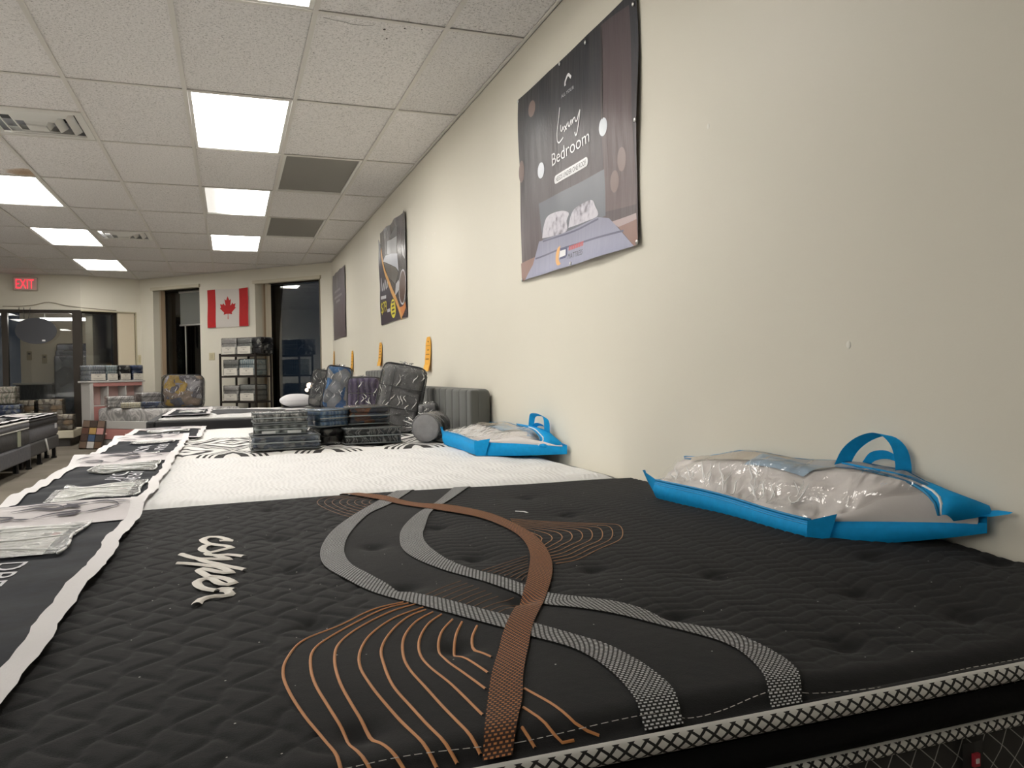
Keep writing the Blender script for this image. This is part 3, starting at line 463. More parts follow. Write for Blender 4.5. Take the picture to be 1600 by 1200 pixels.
t=B(); t.box(0,3.98,0,.022,HC-.001,HC+.004,M=AW.M); t.build('wall_angle',M_TEE,ceil)
t=B(); t.box(0,cl,0,.022,HC-.001,HC+.004,M=CW.M); t.box(XL,-2.23,14.078,14.1,HC-.001,HC+.004); t.build('wall_angle',M_TEE,ceil)
# crack and chips in one tile
t=B(); x0,y0=Lx(2),Ry(-0)
for pts in ([(.04,.055),(.09,.07),(.14,.075),(.18,.09),(.24,.082),(.27,.07),(.28,.05)],):
    L=[(x0+p[0],y0+p[1],HC+.0062) for p in pts]; R=[(x0+p[0],y0+p[1]+.004,HC+.0062) for p in pts]; t.strip(L,R)
for cx,cy,r in ((.33,.10,.007),(.36,.2,.005),(.42,.06,.005),(.5,.05,.004)):
    t.add([(x0+cx+r*math.cos(k),y0+cy+r*1.6*math.sin(k),HC+.0062) for k in range(6)],[tuple(range(6))])
t.build('tile_crack',plain('crack_dark',(.05,.045,.04),.9),ceil,recalc=False)
# light fixtures
M_LENS=emis('lit_lens',LAMP_COL,LAMP); M_LENSH=None
def half_lens():
    m,nt,b=newmat('half_lit_lens'); v=coords(nt); b.inputs['Base Color'].default_value=(.8,.8,.8,1)
    s=nd(nt,'ShaderNodeSeparateXYZ',{0:v}); f=nd(nt,'ShaderNodeMapRange',{0:s.outputs[0],1:-.22,2:.10,3:.34,4:LAMP*.6},interpolation_type='SMOOTHSTEP')
    b.inputs['Emission Color'].default_value=c4(LAMP_COL); nt.links.new(f.outputs[0],b.inputs['Emission Strength']); return m
def make_light(mat):
    r=thing('ceiling_light',None,'ceiling light')
    w,l=TX-.026,TY-.026
    f=B()
    for x0,x1,y0,y1 in ((-w/2,w/2,-l/2,-l/2+.02),(-w/2,w/2,l/2-.02,l/2),(-w/2,-w/2+.02,-l/2+.02,l/2-.02),(w/2-.02,w/2,-l/2+.02,l/2-.02)): f.box(x0,x1,y0,y1,0,.05)
    f.build('frame',M_WHITE,r)
    d=B(); d.box(-w/2+.02,w/2-.02,-l/2+.02,l/2-.02,.012,.018); d.build('diffuser',mat,r)
    return r
LL={(1,-1):'brightly lit recessed ceiling panel cut by the top edge of the photo',(1,1):'large lit ceiling panel, whole, nearest above the posters wall',
 (1,3):'ceiling panel with a dim left half and glowing right half',(1,5):'lit ceiling panel farthest along the row nearest the wall, above the flag',
 (-2,3):'lit ceiling panel cut by the left edge of the photo below the big vent',(-2,5):'lit ceiling panel in the left row, beside the small vent',(-2,7):'farthest lit ceiling panel of the left row, near the exit sign'}
src=make_light(M_LENS); first=True
for (i,j) in sorted(lights):
    if (i,j)==(1,3): o=make_light(half_lens())
    elif first: o=src; first=False
    else: o=copy_tree(src)
    o.location=((Lx(i)+Lx(i+1))/2,(Ry(j)+Ry(j+1))/2,HC+.004); o['group']='recessed fluorescent ceiling lights'
    o['label']=LL.get((i,j),'lit recessed ceiling panel behind or left of the viewpoint, outside the photo')
M_DEAD=plain('unlit_lens',(.23,.22,.20),.5)
for (i,j),lab in (((2,2),'larger dark grey unlit ceiling panel, nearer of the two'),((2,4),'smaller dark grey unlit ceiling panel, farther of the two')):
    o=make_light(M_DEAD); o.name='unlit_ceiling_light'; o.location=((Lx(i)+Lx(i+1))/2,(Ry(j)+Ry(j+1))/2,HC+.004); o['label']=lab; o['group']='switched off ceiling lights'
# air vents: nested louvre cones
def make_vent():
    r=thing('ceiling_vent',None,'vent'); h=.29
    f=B()
    for x0,x1,y0,y1 in ((-h,h,-h,-h+.045),(-h,h,h-.045,h),(-h,-h+.045,-h+.045,h-.045),(h-.045,h,-h+.045,h-.045)): f.box(x0,x1,y0,y1,0,.012)
    f.build('frame',M_WHITE,r)
    d=B(); d.box(-h+.01,h-.01,-h+.01,h-.01,.10,.104); d.build('duct_backing',plain('duct_dark',(.02,.02,.02),.9),r)
    for a0,a1,z0,z1 in ((.222,.185,.030,-.010),(.150,.112,.024,-.018),(.082,.058,.018,-.022)):
        l=B(); n=4
        for s0,s1,q0,q1 in ((a0,a1,z0,z1),):
            o_=[(-s0,-s0,q0),(s0,-s0,q0),(s0,s0,q0),(-s0,s0,q0)]; i_=[(-s1,-s1,q1),(s1,-s1,q1),(s1,s1,q1),(-s1,s1,q1)]
            o2=[(x*.985,y*.985,z+.006) for x,y,z in o_]; i2=[(x*.985,y*.985,z+.006) for x,y,z in i_]
            vs=o_+i_+o2+i2
            for k in range(4):
                m=(k+1)%4; l.add([vs[q] for q in (k,m,4+m,4+k,8+k,8+m,12+m,12+k)],[(0,1,2,3),(7,6,5,4),(0,4,5,1),(1,5,6,2),(2,6,7,3),(3,7,4,0)])
        l.build('louvre',M_WHITE,r)
    l=B(); l.box(-.055,.055,-.055,.055,-.030,-.022); l.build('centre_plate',M_WHITE,r)
    return r
v=make_vent(); v.location=((Lx(-1)+Lx(0))/2,Ry(1)+TY*.75,HC+.002); v['label']='large square white ceiling vent with dark slots at the left edge'; v['group']='ceiling vents'
v2=copy_tree(v); v2.location=((Lx(-1)+Lx(0))/2,Ry(5)+TY*.25,HC+.002); v2['label']='small far ceiling vent between two rows of lit panels'
# ------------------------------------------------------------------ posters on the right wall
def poster(name,label,y0,y1,z0,z1,wave,base,nu=60,nv=40):
    """y0 far edge, y1 near edge"""
    t=thing(name,label,'poster',(XW-.01,(y0+y1)/2,z0))
    def P(y,z,d=0):
        u=(y0-y)/(y0-y1); v=(z-z0)/(z1-z0); return (XW-.006-wave(u,v)-d,y,z+0)
    b=B(); rows=[]
    for i in range(nu+1):
        u=i/nu; rows.append([])
        for j in range(nv+1):
            v=j/nv; y=y0+(y1-y0)*u; z=z0+(z1-z0)*v
            zt=z-.012*abs(math.sin(u*math.pi*3.0))*max(0,(v-.9)/.1) - .012*math.sin(u*math.pi)*max(0,(.06-v)/.06)*-1
            yy=y+.012*math.sin(v*math.pi*2)*(max(0,(u-.95)/.05)-max(0,(.05-u)/.05))
            p=P(y,z); rows[-1].append((p[0],yy,zt))
    b.grid(rows); b.build('vinyl_sheet',base,t,True,smooth=True,recalc=False)
    return t,P
def flat(nm,pts,P,mat,t,d=.0012,cr=0):
    if cr: pts=[tuple(q) for q in crom(list(pts)+[pts[0]],cr)][:-1]
    v,f=conform(pts,.035); b=B(); b.add([P(y,z,d) for y,z in v],f); return b.build(nm,mat,t,True,recalc=False)
def disc(nm,c,ey,ez,P,mat,t,d=.0012,n=24,bulge=None):
    return flat(nm,[(c[0]+ey*math.cos(2*math.pi*k/n),c[1]+ez*math.sin(2*math.pi*k/n)) for k in range(n)],P,mat,t,d)
def line(nm,pts,w,P,mat,t,d=.0020,step=.006):
    q=crom(pts,step) if len(pts)>2 else np.array(pts,float); L=[];R=[]
    for i in range(len(q)):
        a=q[max(0,i-1)]; c=q[min(len(q)-1,i+1)]; dv=(c-a)/max(1e-9,np.linalg.norm(c-a)); n=np.array([-dv[1],dv[0]])*w/2
        L.append(P(*(q[i]+n),d)); R.append(P(*(q[i]-n),d))
    b=B(); b.strip(L,R); return b.build(nm,mat,t,True,recalc=False)
def gloss_print(name,stops,axis='Z',lo=0,hi=1,rough=.36,nz=.0,nsc=3):
    m,nt,b=newmat(name); v=coords(nt); s=nd(nt,'ShaderNodeSeparateXYZ',{0:v})
    f=nd(nt,'ShaderNodeMapRange',{0:s.outputs[axis],1:lo,2:hi}); fo=f.outputs[0]
    if nz:
        n=nd(nt,'ShaderNodeTexNoise',{'Vector':v,'Scale':nsc,'Detail':3.0}); fo=math_(nt,'ADD',fo,math_(nt,'MULTIPLY_ADD',n.outputs[0],nz*2,-nz))
    nt.links.new(ramp(nt,fo,stops),b.inputs['Base Color']); b.inputs['Roughness'].default_value=rough; b.inputs['Specular IOR Level'].default_value=.3
    w=nd(nt,'ShaderNodeTexNoise',{'Vector':coords(nt,'Object',(1,7,1.2)),'Scale':3.0,'Detail':2.0}); bump(nt,b,w.outputs[0],.16,.02)
    return m
ink=lambda nm,c: plain('ink_'+nm,c,.32)
wv1=lambda u,v:.004+.010*abs(math.sin(u*math.pi*3))*v**2+.007*math.sin(v*5.2+u*2)**2+.003*math.sin(u*19)*(1-v)+.012*math.exp(-(v/.07)**2)*math.sin(u*math.pi)
m1=gloss_print('bedroom_poster_print',[(0,(.11,.08,.08)),(.3,(.11,.088,.095)),(.55,(.075,.065,.072)),(.8,(.035,.036,.045)),(1,(.02,.02,.026))],'Z',0,.92,nz=.12)
p1,P1=poster('wall_poster','large glossy dark poster of a luxury bedroom with white lettering, nearest on the wall',3.745,2.525,1.452,2.372,wv1,m1)
d1=DATA['p1']; WH=ink('white',(.82,.82,.84)); GR=ink('greywhite',(.62,.62,.66))
flat('printed_purple_column',[(2.80,2.35),(2.57,2.33),(2.545,1.60),(2.80,1.62)],P1,gloss_print('purple_panel',[(0,(.16,.115,.115)),(1,(.075,.055,.062))],'Z',.15,.9),p1,.0006)
flat('printed_headboard',d1['headb'],P1,ink('headboard',(.115,.125,.155)),p1,.0008)
flat('printed_floor',d1['floorR'],P1,ink('floor',(.27,.14,.11)),p1,.0008); flat('printed_floor',d1['floorL'],P1,ink('floor',(.27,.14,.11)),p1,.0008)
flat('printed_baseboard',d1['skirt'],P1,ink('skirt',(.42,.32,.32)),p1,.001)
flat('printed_bed',d1['bed'],P1,gloss_print('bed_linen_print',[(0,(.36,.37,.50)),(1,(.27,.27,.36))],'Z',0,.17),p1,.0012)
for f in d1['fold']: line('printed_fold',f,.008,P1,ink('foldline',(.10,.10,.17)),p1,.0016)
for k in ('pilL','pilR'): flat('printed_pillow',d1[k],P1,print_swirl('pillow_print',[(.14,.12,.15),(.42,.40,.47),(.58,.56,.62)],22,3,.35),p1,.0018,.01)
for c,e,z in d1['bok']+[d1['bokx']]: disc('printed_light_spot',c,abs(c[0]-e[0]),abs(c[1]-z[1]),P1,ink('spot',(.20,.13,.115)),p1,.001)
line('printed_lamp_cord',[(2.79,2.34)]+d1['cord'],.006,P1,ink('cord',(.02,.02,.02)),p1)
for k in ('lamp','lamp2'): c,e,z=d1[k]; disc('printed_pendant_lamp',c,abs(c[0]-e[0]),abs(c[1]-z[1]),P1,ink('lampshade',(.66,.70,.76)),p1,.0016)
line('printed_emblem',d1['logo'],.013,P1,WH,p1)
def box_text(s,q,t,P,mat,nm='lettering',d=.002):
    ya,yb=q[0][0],q[2][0]; za=(q[0][1]+q[2][1])/2; zb=(q[1][1]+q[3][1])/2
    return lettering(nm,s,lambda a,c:P(ya+(yb-ya)*a,za+(zb-za)*c,d),mat,t,True)
box_text('ALL YOUR',d1['allyour'],p1,P1,GR)
for s in d1['lux']: line('script_lettering',s,.007,P1,WH,p1)
box_text('Bedroom',d1['bedroom'],p1,P1,WH)
ya,yb,za,zb=d1['pill'][0][0],d1['pill'][1][0],1.841,1.879; r=.019
pp=[(ya-r+r*math.cos(a),1.86+r*math.sin(a)) for a in np.linspace(math.pi/2,-math.pi/2,9)]; pp=[(ya+0-0+ r*math.cos(a)-r,1.86+r*math.sin(a)) for a in np.linspace(-math.pi/2,math.pi/2,9)]+[(yb+r-r*math.cos(a),1.86+r*math.sin(a)) for a in np.linspace(math.pi/2,-math.pi/2,9)]
flat('printed_caption_box',pp,P1,WH,p1,.0018)
lettering('lettering','NEEDS UNDER ONE ROOF',lambda a,c:P1(ya-.02+(yb-ya+.04)*a,1.849+.021*c,.0024),ink('dark',(.05,.05,.055)),p1,True)
flat('printed_emblem',d1['cres'],P1,ink('orange',(.78,.40,.10)),p1,.0018,.01); flat('printed_emblem',d1['blue'],P1,ink('navy',(.06,.07,.17)),p1,.0018); flat('printed_emblem',d1['wht'],P1,WH,p1,.0024)
ya,yb=d1['red'][0][0],d1['red'][2][0]
for k in range(9):
    a=ya+(yb-ya)*k/9; flat('printed_mark',[(a,1.518),(a,1.537),(a-.0125,1.537),(a-.0125,1.518)],P1,ink('red',(.55,.09,.09)),p1,.002)
box_text('MATTRESS',d1['mat'],p1,P1,ink('dark',(.05,.05,.055)))
for y,z in ((3.735,2.36),(2.95,2.345),(2.54,2.32),(3.2,2.35),(2.53,1.46),(3.735,1.46),(3.1,1.458),(2.532,1.9)):
    b=B(); b.ball(P1(y,z,.003),.004,.009,.009,8,5); b.build('grommet',plain('nickel',(.6,.6,.6),.3,1),p1,True,smooth=True)
# second poster, price of a mattress
wv2=lambda u,v:.004+.014*abs(math.sin(u*math.pi*2.2))*v**3+.006*math.sin(v*7)**2
m2=gloss_print('sale_poster_print',[(0,(.035,.03,.045)),(.45,(.10,.09,.09)),(1,(.12,.11,.115))],'Z',0,.9,rough=.25,nz=.1)
p2,P2=poster('wall_poster','dark sale poster with orange curve and yellow price, middle of three',7.68,6.505,1.467,2.366,wv2,m2); d2=DATA['p2']
flat('printed_purple_field',d2['pur'],P2,ink('purpledark',(.028,.022,.045)),p2,.0008)
line('printed_orange_curve',d2['swo'],.055,P2,ink('orangeband',(.80,.42,.12)),p2,.0014,.02)
flat('printed_picture_frame',d2['win'],P2,ink('winprint',(.34,.35,.37)),p2); flat('printed_bed',d2['bed'],P2,ink('bedprint',(.62,.65,.72)),p2,.0014); flat('printed_bed_base',d2['bed2'],P2,ink('baseprint',(.10,.085,.075)),p2,.0012); flat('printed_lamp',d2['lamp'],P2,ink('lampdark',(.05,.05,.05)),p2)
for w in d2['wht']: flat('printed_highlight',w,P2,ink('hl',(.5,.5,.52)),p2,.0012)
c,e,z=d2['ring']; disc('printed_round_picture',c,.135,.135,P2,ink('round',(.10,.05,.035)),p2,.0016); 
line('printed_ring',[(c[0]+.14*math.cos(a),c[1]+.145*math.sin(a)) for a in np.linspace(0,2*math.pi,25)],.016,P2,GR,p2,.002,.03)
flat('printed_orange_corner',d2['orn'],P2,ink('orange2',(.70,.25,.07)),p2,.0012)
YE=ink('yellow',(.80,.70,.05)); box_text('$79',d2['price'],p2,P2,YE)
lettering('lettering','.00',lambda a,c:P2(7.35-.13*a,1.565+.03*c,.002),WH,p2,True) if False else None
c,e,z=d2['oval']; disc('printed_oval_badge',c,.115,.085,P2,YE,p2,.0016)
for k in range(4): flat('printed_badge_mark',[(c[0]+.06,c[1]+.05-.034*k),(c[0]+.06,c[1]+.066-.034*k),(c[0]-.06,c[1]+.066-.034*k),(c[0]-.06,c[1]+.05-.034*k)],P2,ink('dark',(.05,.05,.055)),p2,.0022)
line('script_stroke',[(7.67,1.80),(7.655,1.92),(7.62,1.84),(7.58,1.80),(7.54,1.86),(7.50,1.80),(7.45,1.88),(7.40,1.80),(7.35,1.86),(7.33,1.80)],.022,P2,GR,p2)
flat('printed_bar',[d2['bar'][0],d2['bar'][1],d2['bar'][3],d2['bar'][2]],P2,GR,p2)
flat('printed_bar',[(7.36,1.57),(7.36,1.60),(7.22,1.60),(7.22,1.57)],P2,GR,p2)
# third poster
wv3=lambda u,v:.004+.012*math.sin(u*math.pi)*v+.006*math.sin(v*6)**2
m3=gloss_print('violet_poster_print',[(0,(.10,.075,.085)),(.35,(.13,.105,.115)),(.6,(.17,.15,.165)),(.8,(.20,.185,.20)),(1,(.13,.115,.125))],'Z',0,.93,nz=.25,nsc=6)
p3,P3=poster('wall_poster','faded grey violet poster, farthest on the wall beside the window',11.48,10.22,1.478,2.40,wv3,m3)
for y0_,y1_,z in ((11.2,10.6,2.12),(11.25,10.5,2.04),(11.1,10.7,1.98)): flat('printed_bar',[(y0_,z),(y0_,z+.03),(y1_,z+.03),(y1_,z)],P3,ink('palev',(.30,.28,.30)),p3)
line('printed_stroke',[(11.0,2.3),(10.9,2.18),(10.85,2.3),(10.8,2.15)],.02,P3,ink('palev',(.30,.28,.30)),p3)
# orange price tags
OR=plain('tag_orange',(.85,.42,.04),.5); DK=plain('tag_print',(.32,.15,.02),.6)
def price_tag(yc,z1,z0,label,wd=.17):
    t=thing('price_tag',label,'tag',(XW-.01,yc,z0),0,'orange price tags on the wall')
    h=z1-z0; X=lambda v,u=.5: XW-.006-.012*(1-v)**2-.006*abs(u-.5)*(1-v)
    def P(u,v,d=0): return (X(v,u)-d,yc+wd*(.5-u)+.012*(1-v),z0+h*v)
    b=B(); n=10; prof=[(.5-.5*min(1,.55+3*(1-k/n)),.5+.5*min(1,.55+3*(1-k/n)),k/n) for k in range(n+1)]
    b.grid([[P(a+(c-a)*q/4,v) for q in range(5)] for a,c,v in prof]); b.build('card',OR,t,True,recalc=False)
    f=B(); f.grid([[P(u,v,.004+.02*(.2-v)) for u in (.0,.33,.66,.98)] for v in (-.01,.06,.12,.18)]); f.build('folded_stub',plain('tag_orange_light',(.90,.48,.06),.5),t,True,recalc=False)
    for v,h_,u0,u1 in ((.735,.012,.1,.9),(.60,.03,.35,.7),(.47,.03,.15,.8),(.33,.035,.15,.75)):
        f=B(); f.add([P(u0,v,.002),P(u1,v,.002),P(u1,v+h_,.002),P(u0,v+h_,.002)],[(0,1,2,3)]); f.build('printed_line',DK,t,True,recalc=False)
    f=B(); f.add([P(.5+.1*math.cos(k),.86+.025*math.sin(k),.002) for k in range(6)],[tuple(range(6))]); f.build('hang_hole',plain('hole_dark',(.10,.05,.01),.8),t,True,recalc=False)
price_tag(5.79,1.268,1.012,'orange price tag on the wall above the grey channelled headboard, nearest of four')
price_tag(7.80,1.305,1.075,'orange price tag on the wall, second nearest, above the silver comforter bag')
price_tag(9.74,1.282,1.02,'orange price tag on the wall, third nearest, behind the blue bagged bedding')
price_tag(11.55,1.33,1.06,'orange price tag farthest along the wall near the window corner',.12)
# filler marks left by old fixings
for k,(y,z,r) in enumerate(((5.85,2.02,.012),(5.85,1.95,.01),(5.55,2.0,.01),(5.6,1.9,.008),(1.52,1.05,.008),(2.1,1.75,.007))):
    b=B(); b.ball((XW,y,z),.0012,r,r*1.3,10,5); o=b.build('wall_patch',plain('filler',(.80,.78,.70),.6),bpy.data.objects['wall_right'],smooth=True)

# ------------------------------------------------------------------ flag
def flagp(s,z,d=0): return AW.p(s,.012+.006*math.sin(s*9+z*3)+.004*math.sin(z*11)+d,z)
FS0,FS1,FZ0,FZ1=2.455,1.588,1.765,2.364
t=thing('flag','red and white maple leaf flag pinned between two dark windows','flag',AW.p(2.02,.02,1.765))
def fgrid(s0,s1,z0,z1,d,ns=14,nz=14): return [[flagp(s0+(s1-s0)*i/ns,z0+(z1-z0)*j/nz+.006*math.sin((s0+(s1-s0)*i/ns)*6)*(1 if j==nz else 0),d) for j in range(nz+1)] for i in range(ns+1)]
RED=plain('flag_red',(.50,.008,.010),.7,noise=.06,nscale=20); FW=plain('flag_white',(.66,.62,.58),.7)
b=B(); b.grid(fgrid(FS0,FS1,FZ0,FZ1,0,30,16)); b.build('cloth',FW,t,True,smooth=True,recalc=False)
for s0,s1 in ((FS0-.005,2.272),(1.782,FS1+.005)):
    b=B(); b.grid(fgrid(s0,s1,FZ0+.002,FZ1-.002,.002)); b.build('red_band',RED,t,True,smooth=True,recalc=False)
rel=[(45,-863),(-111,-98),(-859,151),(116,-320),(-20,-73),(-941,-762),(212,-99),(34,-79),(-186,-572),(542,115),(73,-38),(105,-247),(423,454),(111,-57),(-204,-1052),(327,189),(91,-27),(332,-652)]
pt=(-90,2030); L=[pt]
for dx,dy in rel: pt=(pt[0]+dx,pt[1]+dy); L.append(pt)
leaf=L+[(-x,y) for x,y in reversed(L[:-1])]
sc=.205*2/4030*.86
b=B(); b.add([flagp(2.022-x*sc,2.07-y*sc*1.02,.0025) for x,y in leaf],[tuple(range(len(leaf)))]); b.build('maple_leaf',RED,t,True,fill=True,recalc=False)
# ------------------------------------------------------------------ exit sign, oval board, cable, wall plates
t=thing('exit_sign','lit exit sign with red letters high above the dark storefront','sign',(-2.975,14.07,2.38))
b=B(); b.rbox(-3.145,-2.815,14.045,14.1,2.375,2.585,.01,2); b.build('housing',plain('sign_housing',(.50,.45,.38),.5),t,True)
b=B(); b.box(-3.13,-2.83,14.040,14.046,2.39,2.57); b.build('face_panel',emis('sign_face',(1,.32,.32),.05,(.55,.42,.38)),t,True)
lettering('lettering','EXIT',lambda a,c:(-3.105+.245*a,14.037,2.408+.142*c),emis('exit_red',(1.0,.03,.06),.75,(.8,.05,.05)),t,True)
t=thing('hanging_sign','dark grey oval board hung by cords in front of the storefront glass','sign',(-2.84,14.0,1.55))
b=B(); n=36; f=lambda a,c,d:(a,14.02+d,c); b.prism([(-2.845+.285*math.cos(2*math.pi*k/n),1.748+.205*math.sin(2*math.pi*k/n)) for k in range(n)],f,.02); b.build('board',plain('board_slate',(.060,.062,.072),.55),t,True)
for x0,x1 in ((-3.0,-3.02),(-2.95,-2.93),(-3.08,-3.075)):
    b=B(); b.tube([(x0,14.03,1.90 if x0>-3.05 else 2.0),(x1 if x0>-3.05 else -3.08,14.098,ZT+.03)],.004,5); b.build('cord',M_BLACK,t,True)
b=B(); b.box(-2.765,-2.72,14.016,14.02,1.585,1.61); b.build('price_sticker',WH,t,True)
t=thing('wall_cable','thin grey cable drooping along the wall above the storefront','cable',(-2.7,14.08,2.1))
b=B(); b.tube([tuple(q) for q in crom([(-3.3,14.09,2.13),(-3.05,14.085,2.135),(-2.85,14.085,2.16),(-2.72,14.085,2.20),(-2.62,14.085,2.195),(-2.45,14.085,2.155),(-2.28,14.085,2.13),(-2.0,14.21,2.11),(-1.75,14.345,2.10)],.05)],.006,5); b.build('wire',plain('cable_grey',(.33,.29,.22),.6),t,True)
def plate(s,z,fr,label,w=.075,h=.118):
    t=thing('wall_plate',label,'wall plate',fr.p(s,0,z)); b=B(); b.M=fr.M
    b.rbox(s-w/2,s+w/2,0,.008,z-h/2,z+h/2,.004,2,M=fr.M); b.build('cover',plain('plate_ivory',(.60,.54,.36),.4),t,True)
    b=B(); b.box(s-w*.25,s+w*.25,.008,.011,z-h*.3,z+h*.3,M=fr.M); b.build('toggle_panel',plain('plate_toggle',(.52,.46,.30),.4),t,True)
plate(2.39,1.312,AW,'ivory switch plate on the wall below the flag',.12)
plate(cl-.035,1.29,CW,'narrow ivory switch plate in the corner above the pink bookcase bed',.05,.16)
# lamp outside
t=thing('outdoor_lamp','small bright lamp outside the right window behind the pillows','lamp',(1.33,14.6,-.11))
b=B(); b.cyl((1.33,14.6),.03,-.11,.74,10); b.build('post',M_BLACK,t,True)
for dx,z,r in ((0,.80,.05),(-.045,.72,.032)):
    b=B(); b.ball((1.33+dx,14.6,z),r,r,r,12,8); b.build('bulb',emis('outdoor_bulb',(1,.72,.5),5),t,True,smooth=True)
# ------------------------------------------------------------------ black king mattress in the foreground
BX0,BX1,BY0,BY1,BZ=-.68,1.394,.775,2.655,.60
TUFTS=DATA['tufts']
def sm(a,b_,x): t=np.clip((x-a)/(b_-a),0,1); return t*t*(3-2*t)
def inpoly(x,y,poly):
    x=np.asarray(x); c=np.zeros(x.shape,bool); n=len(poly)
    for i in range(n):
        x1,y1=poly[i]; x2,y2=poly[(i+1)%n]
        if y1==y2: continue
        k=((y1>y)!=(y2>y))&(x<(x2-x1)*(y-y1)/(y2-y1)+x1); c^=k
    return c
s1L,s1R=DATA['S1']; s2L,s2R=DATA['S2']; fan=DATA['fan']
PLAIN=[p for p in s1L if p[1]>1.95]+list(fan[0][1:])+[(.2,.7),(s2R[-1][0],.7)]+list(reversed(s2R))+[(s1L[0][0],2.7)]
def lowf(x,y):
    """broad shape of the sleeping surface: crown, tufts, edge roll, rise at the wall"""
    x=np.asarray(x,float); y=np.asarray(y,float)
    h=BZ+.006*np.sin(x*3.1+.5)*np.sin(y*2.7)
    for tx,ty,a in TUFTS: h=h-a*.010*np.exp(-(((x-tx)/.026)**2+((y-ty)/.026)**2))-a*.006*np.exp(-(((x-tx)/.09)**2+((y-ty)/.09)**2))
    e=np.minimum(np.minimum(y-BY0,BY1-y),x-BX0); h=h-.016*(1-sm(0,.07,e))**2
    return h+.032*sm(.95,1.40,x)*sm(2.5,1.3,y)
def quilt(x,y):
    x=np.asarray(x,float); y=np.asarray(y,float)
    pin=inpoly(x,y,PLAIN); right=x>np.interp(y,[p[1] for p in reversed(s2R)],[p[0] for p in reversed(s2R)])
    wx=x+.010*np.sin(y*60); u=wx/.068; v=y/.098
    d1=np.abs(((u+v)%1)-.5); d2=np.abs(((u-v)%1)-.5)
    g1=np.exp(-((.5-d1)/.075)**2); g2=np.exp(-((.5-d2)/.075)**2); tt=np.minimum(.5-d1,.5-d2)*2; dia=-(1-tt)**4-.4*np.maximum(g1,g2)
    tri=np.abs(((x/.105)%1)-.5)*2; w=(y+.022*tri)/.034; fr=w%1
    che=-np.exp(-(np.minimum(fr,1-fr)/.12)**2)+.6*(fr-.5); col=((x/.0525)%1); che=che-.45*np.exp(-(np.minimum(col,1-col)/.06)**2)-.32
    q_=np.where(right,che*.0019,dia*.0027); q_=np.where(pin,.0,q_)
    e=np.minimum(np.minimum(y-BY0,BY1-y),x-BX0)
    return q_*sm(.03,.09,e)
def hs(x,y): return lowf(x,y)+quilt(x,y)
def black_fabric():
    m,nt,b=newmat('black_knit'); v=coords(nt,'Object')
    n=nd(nt,'ShaderNodeTexNoise',{'Vector':v,'Scale':700.0,'Detail':2.0})
    w=nd(nt,'ShaderNodeTexNoise',{'Vector':v,'Scale':45.0,'Detail':4.0})
    b.inputs['Base Color'].default_value=(.0080,.0080,.0086,1); b.inputs['Roughness'].default_value=.82; b.inputs['Specular IOR Level'].default_value=.22
    b.inputs['Sheen Weight'].default_value=.04; b.inputs['Sheen Roughness'].default_value=.4
    s=math_(nt,'ADD',math_(nt,'MULTIPLY',n.outputs[0],.5),w.outputs[0]); bump(nt,b,s,.35,.003); return m
M_BK=black_fabric(); M_GUSS=plain('black_gusset',(.0035,.0035,.004),.8,spec=.15,nbump=.3,nscale=90)
def weave(name,c,base,bw,bh,rough=.6,ms=.0015):
    """little woven dashes laid along the band, by its own UV in metres"""
    m,nt,b=newmat(name); t=nt.nodes.new('ShaderNodeTexCoord')
    br=nd(nt,'ShaderNodeTexBrick',{'Vector':t.outputs['UV'],'Color1':c4(c),'Color2':c4(tuple(x*.8 for x in c)),'Mortar':c4(base),'Scale':1.0,'Mortar Size':ms,'Mortar Smooth':.15,'Brick Width':bw,'Row Height':bh})
    nt.links.new(br.outputs[0],b.inputs['Base Color']); b.inputs['Roughness'].default_value=rough; b.inputs['Specular IOR Level'].default_value=.2
    inv=math_(nt,'SUBTRACT',1.0,br.outputs[1]); bump(nt,b,inv,.5,.002); return m
M_SIL=weave('silver_weave',(.62,.625,.63),(.010,.010,.010),.0072,.0055)
M_COP=weave('copper_weave',(.50,.19,.055),(.035,.013,.006),.0066,.0060,ms=.0016)
M_THR=plain('copper_thread',(.50,.21,.065),.6); M_THD=plain('copper_thread_dull',(.17,.085,.040),.7)
M_THM=plain('copper_thread_mid',(.33,.155,.06),.65); M_EMB=plain('embroidery_cream',(.74,.70,.64),.6,nbump=.3,nscale=300)
def diamond_tape(name,p,wv,lw=.16,white=(.72,.72,.69)):
    m,nt,b=newmat(name); t=nt.nodes.new('ShaderNodeTexCoord'); s=nd(nt,'ShaderNodeSeparateXYZ',{0:t.outputs['UV']})
    a=math_(nt,'DIVIDE',s.outputs[0],p); c=math_(nt,'MULTIPLY',s.outputs[1],wv)
    def ln(x): return math_(nt,'LESS_THAN',math_(nt,'ABSOLUTE',math_(nt,'SUBTRACT',math_(nt,'FRACT',x),.5)),lw*.5)
    k=math_(nt,'MAXIMUM',ln(math_(nt,'ADD',a,c)),ln(math_(nt,'SUBTRACT',a,c)))
    k=math_(nt,'MULTIPLY',k,math_(nt,'GREATER_THAN',s.outputs[1],.16))
    nt.links.new(ramp(nt,k,[(0,white),(1,(.012,.012,.013))]),b.inputs['Base Color']); b.inputs['Roughness'].default_value=.7
    bump(nt,b,k,.5,.003); return m
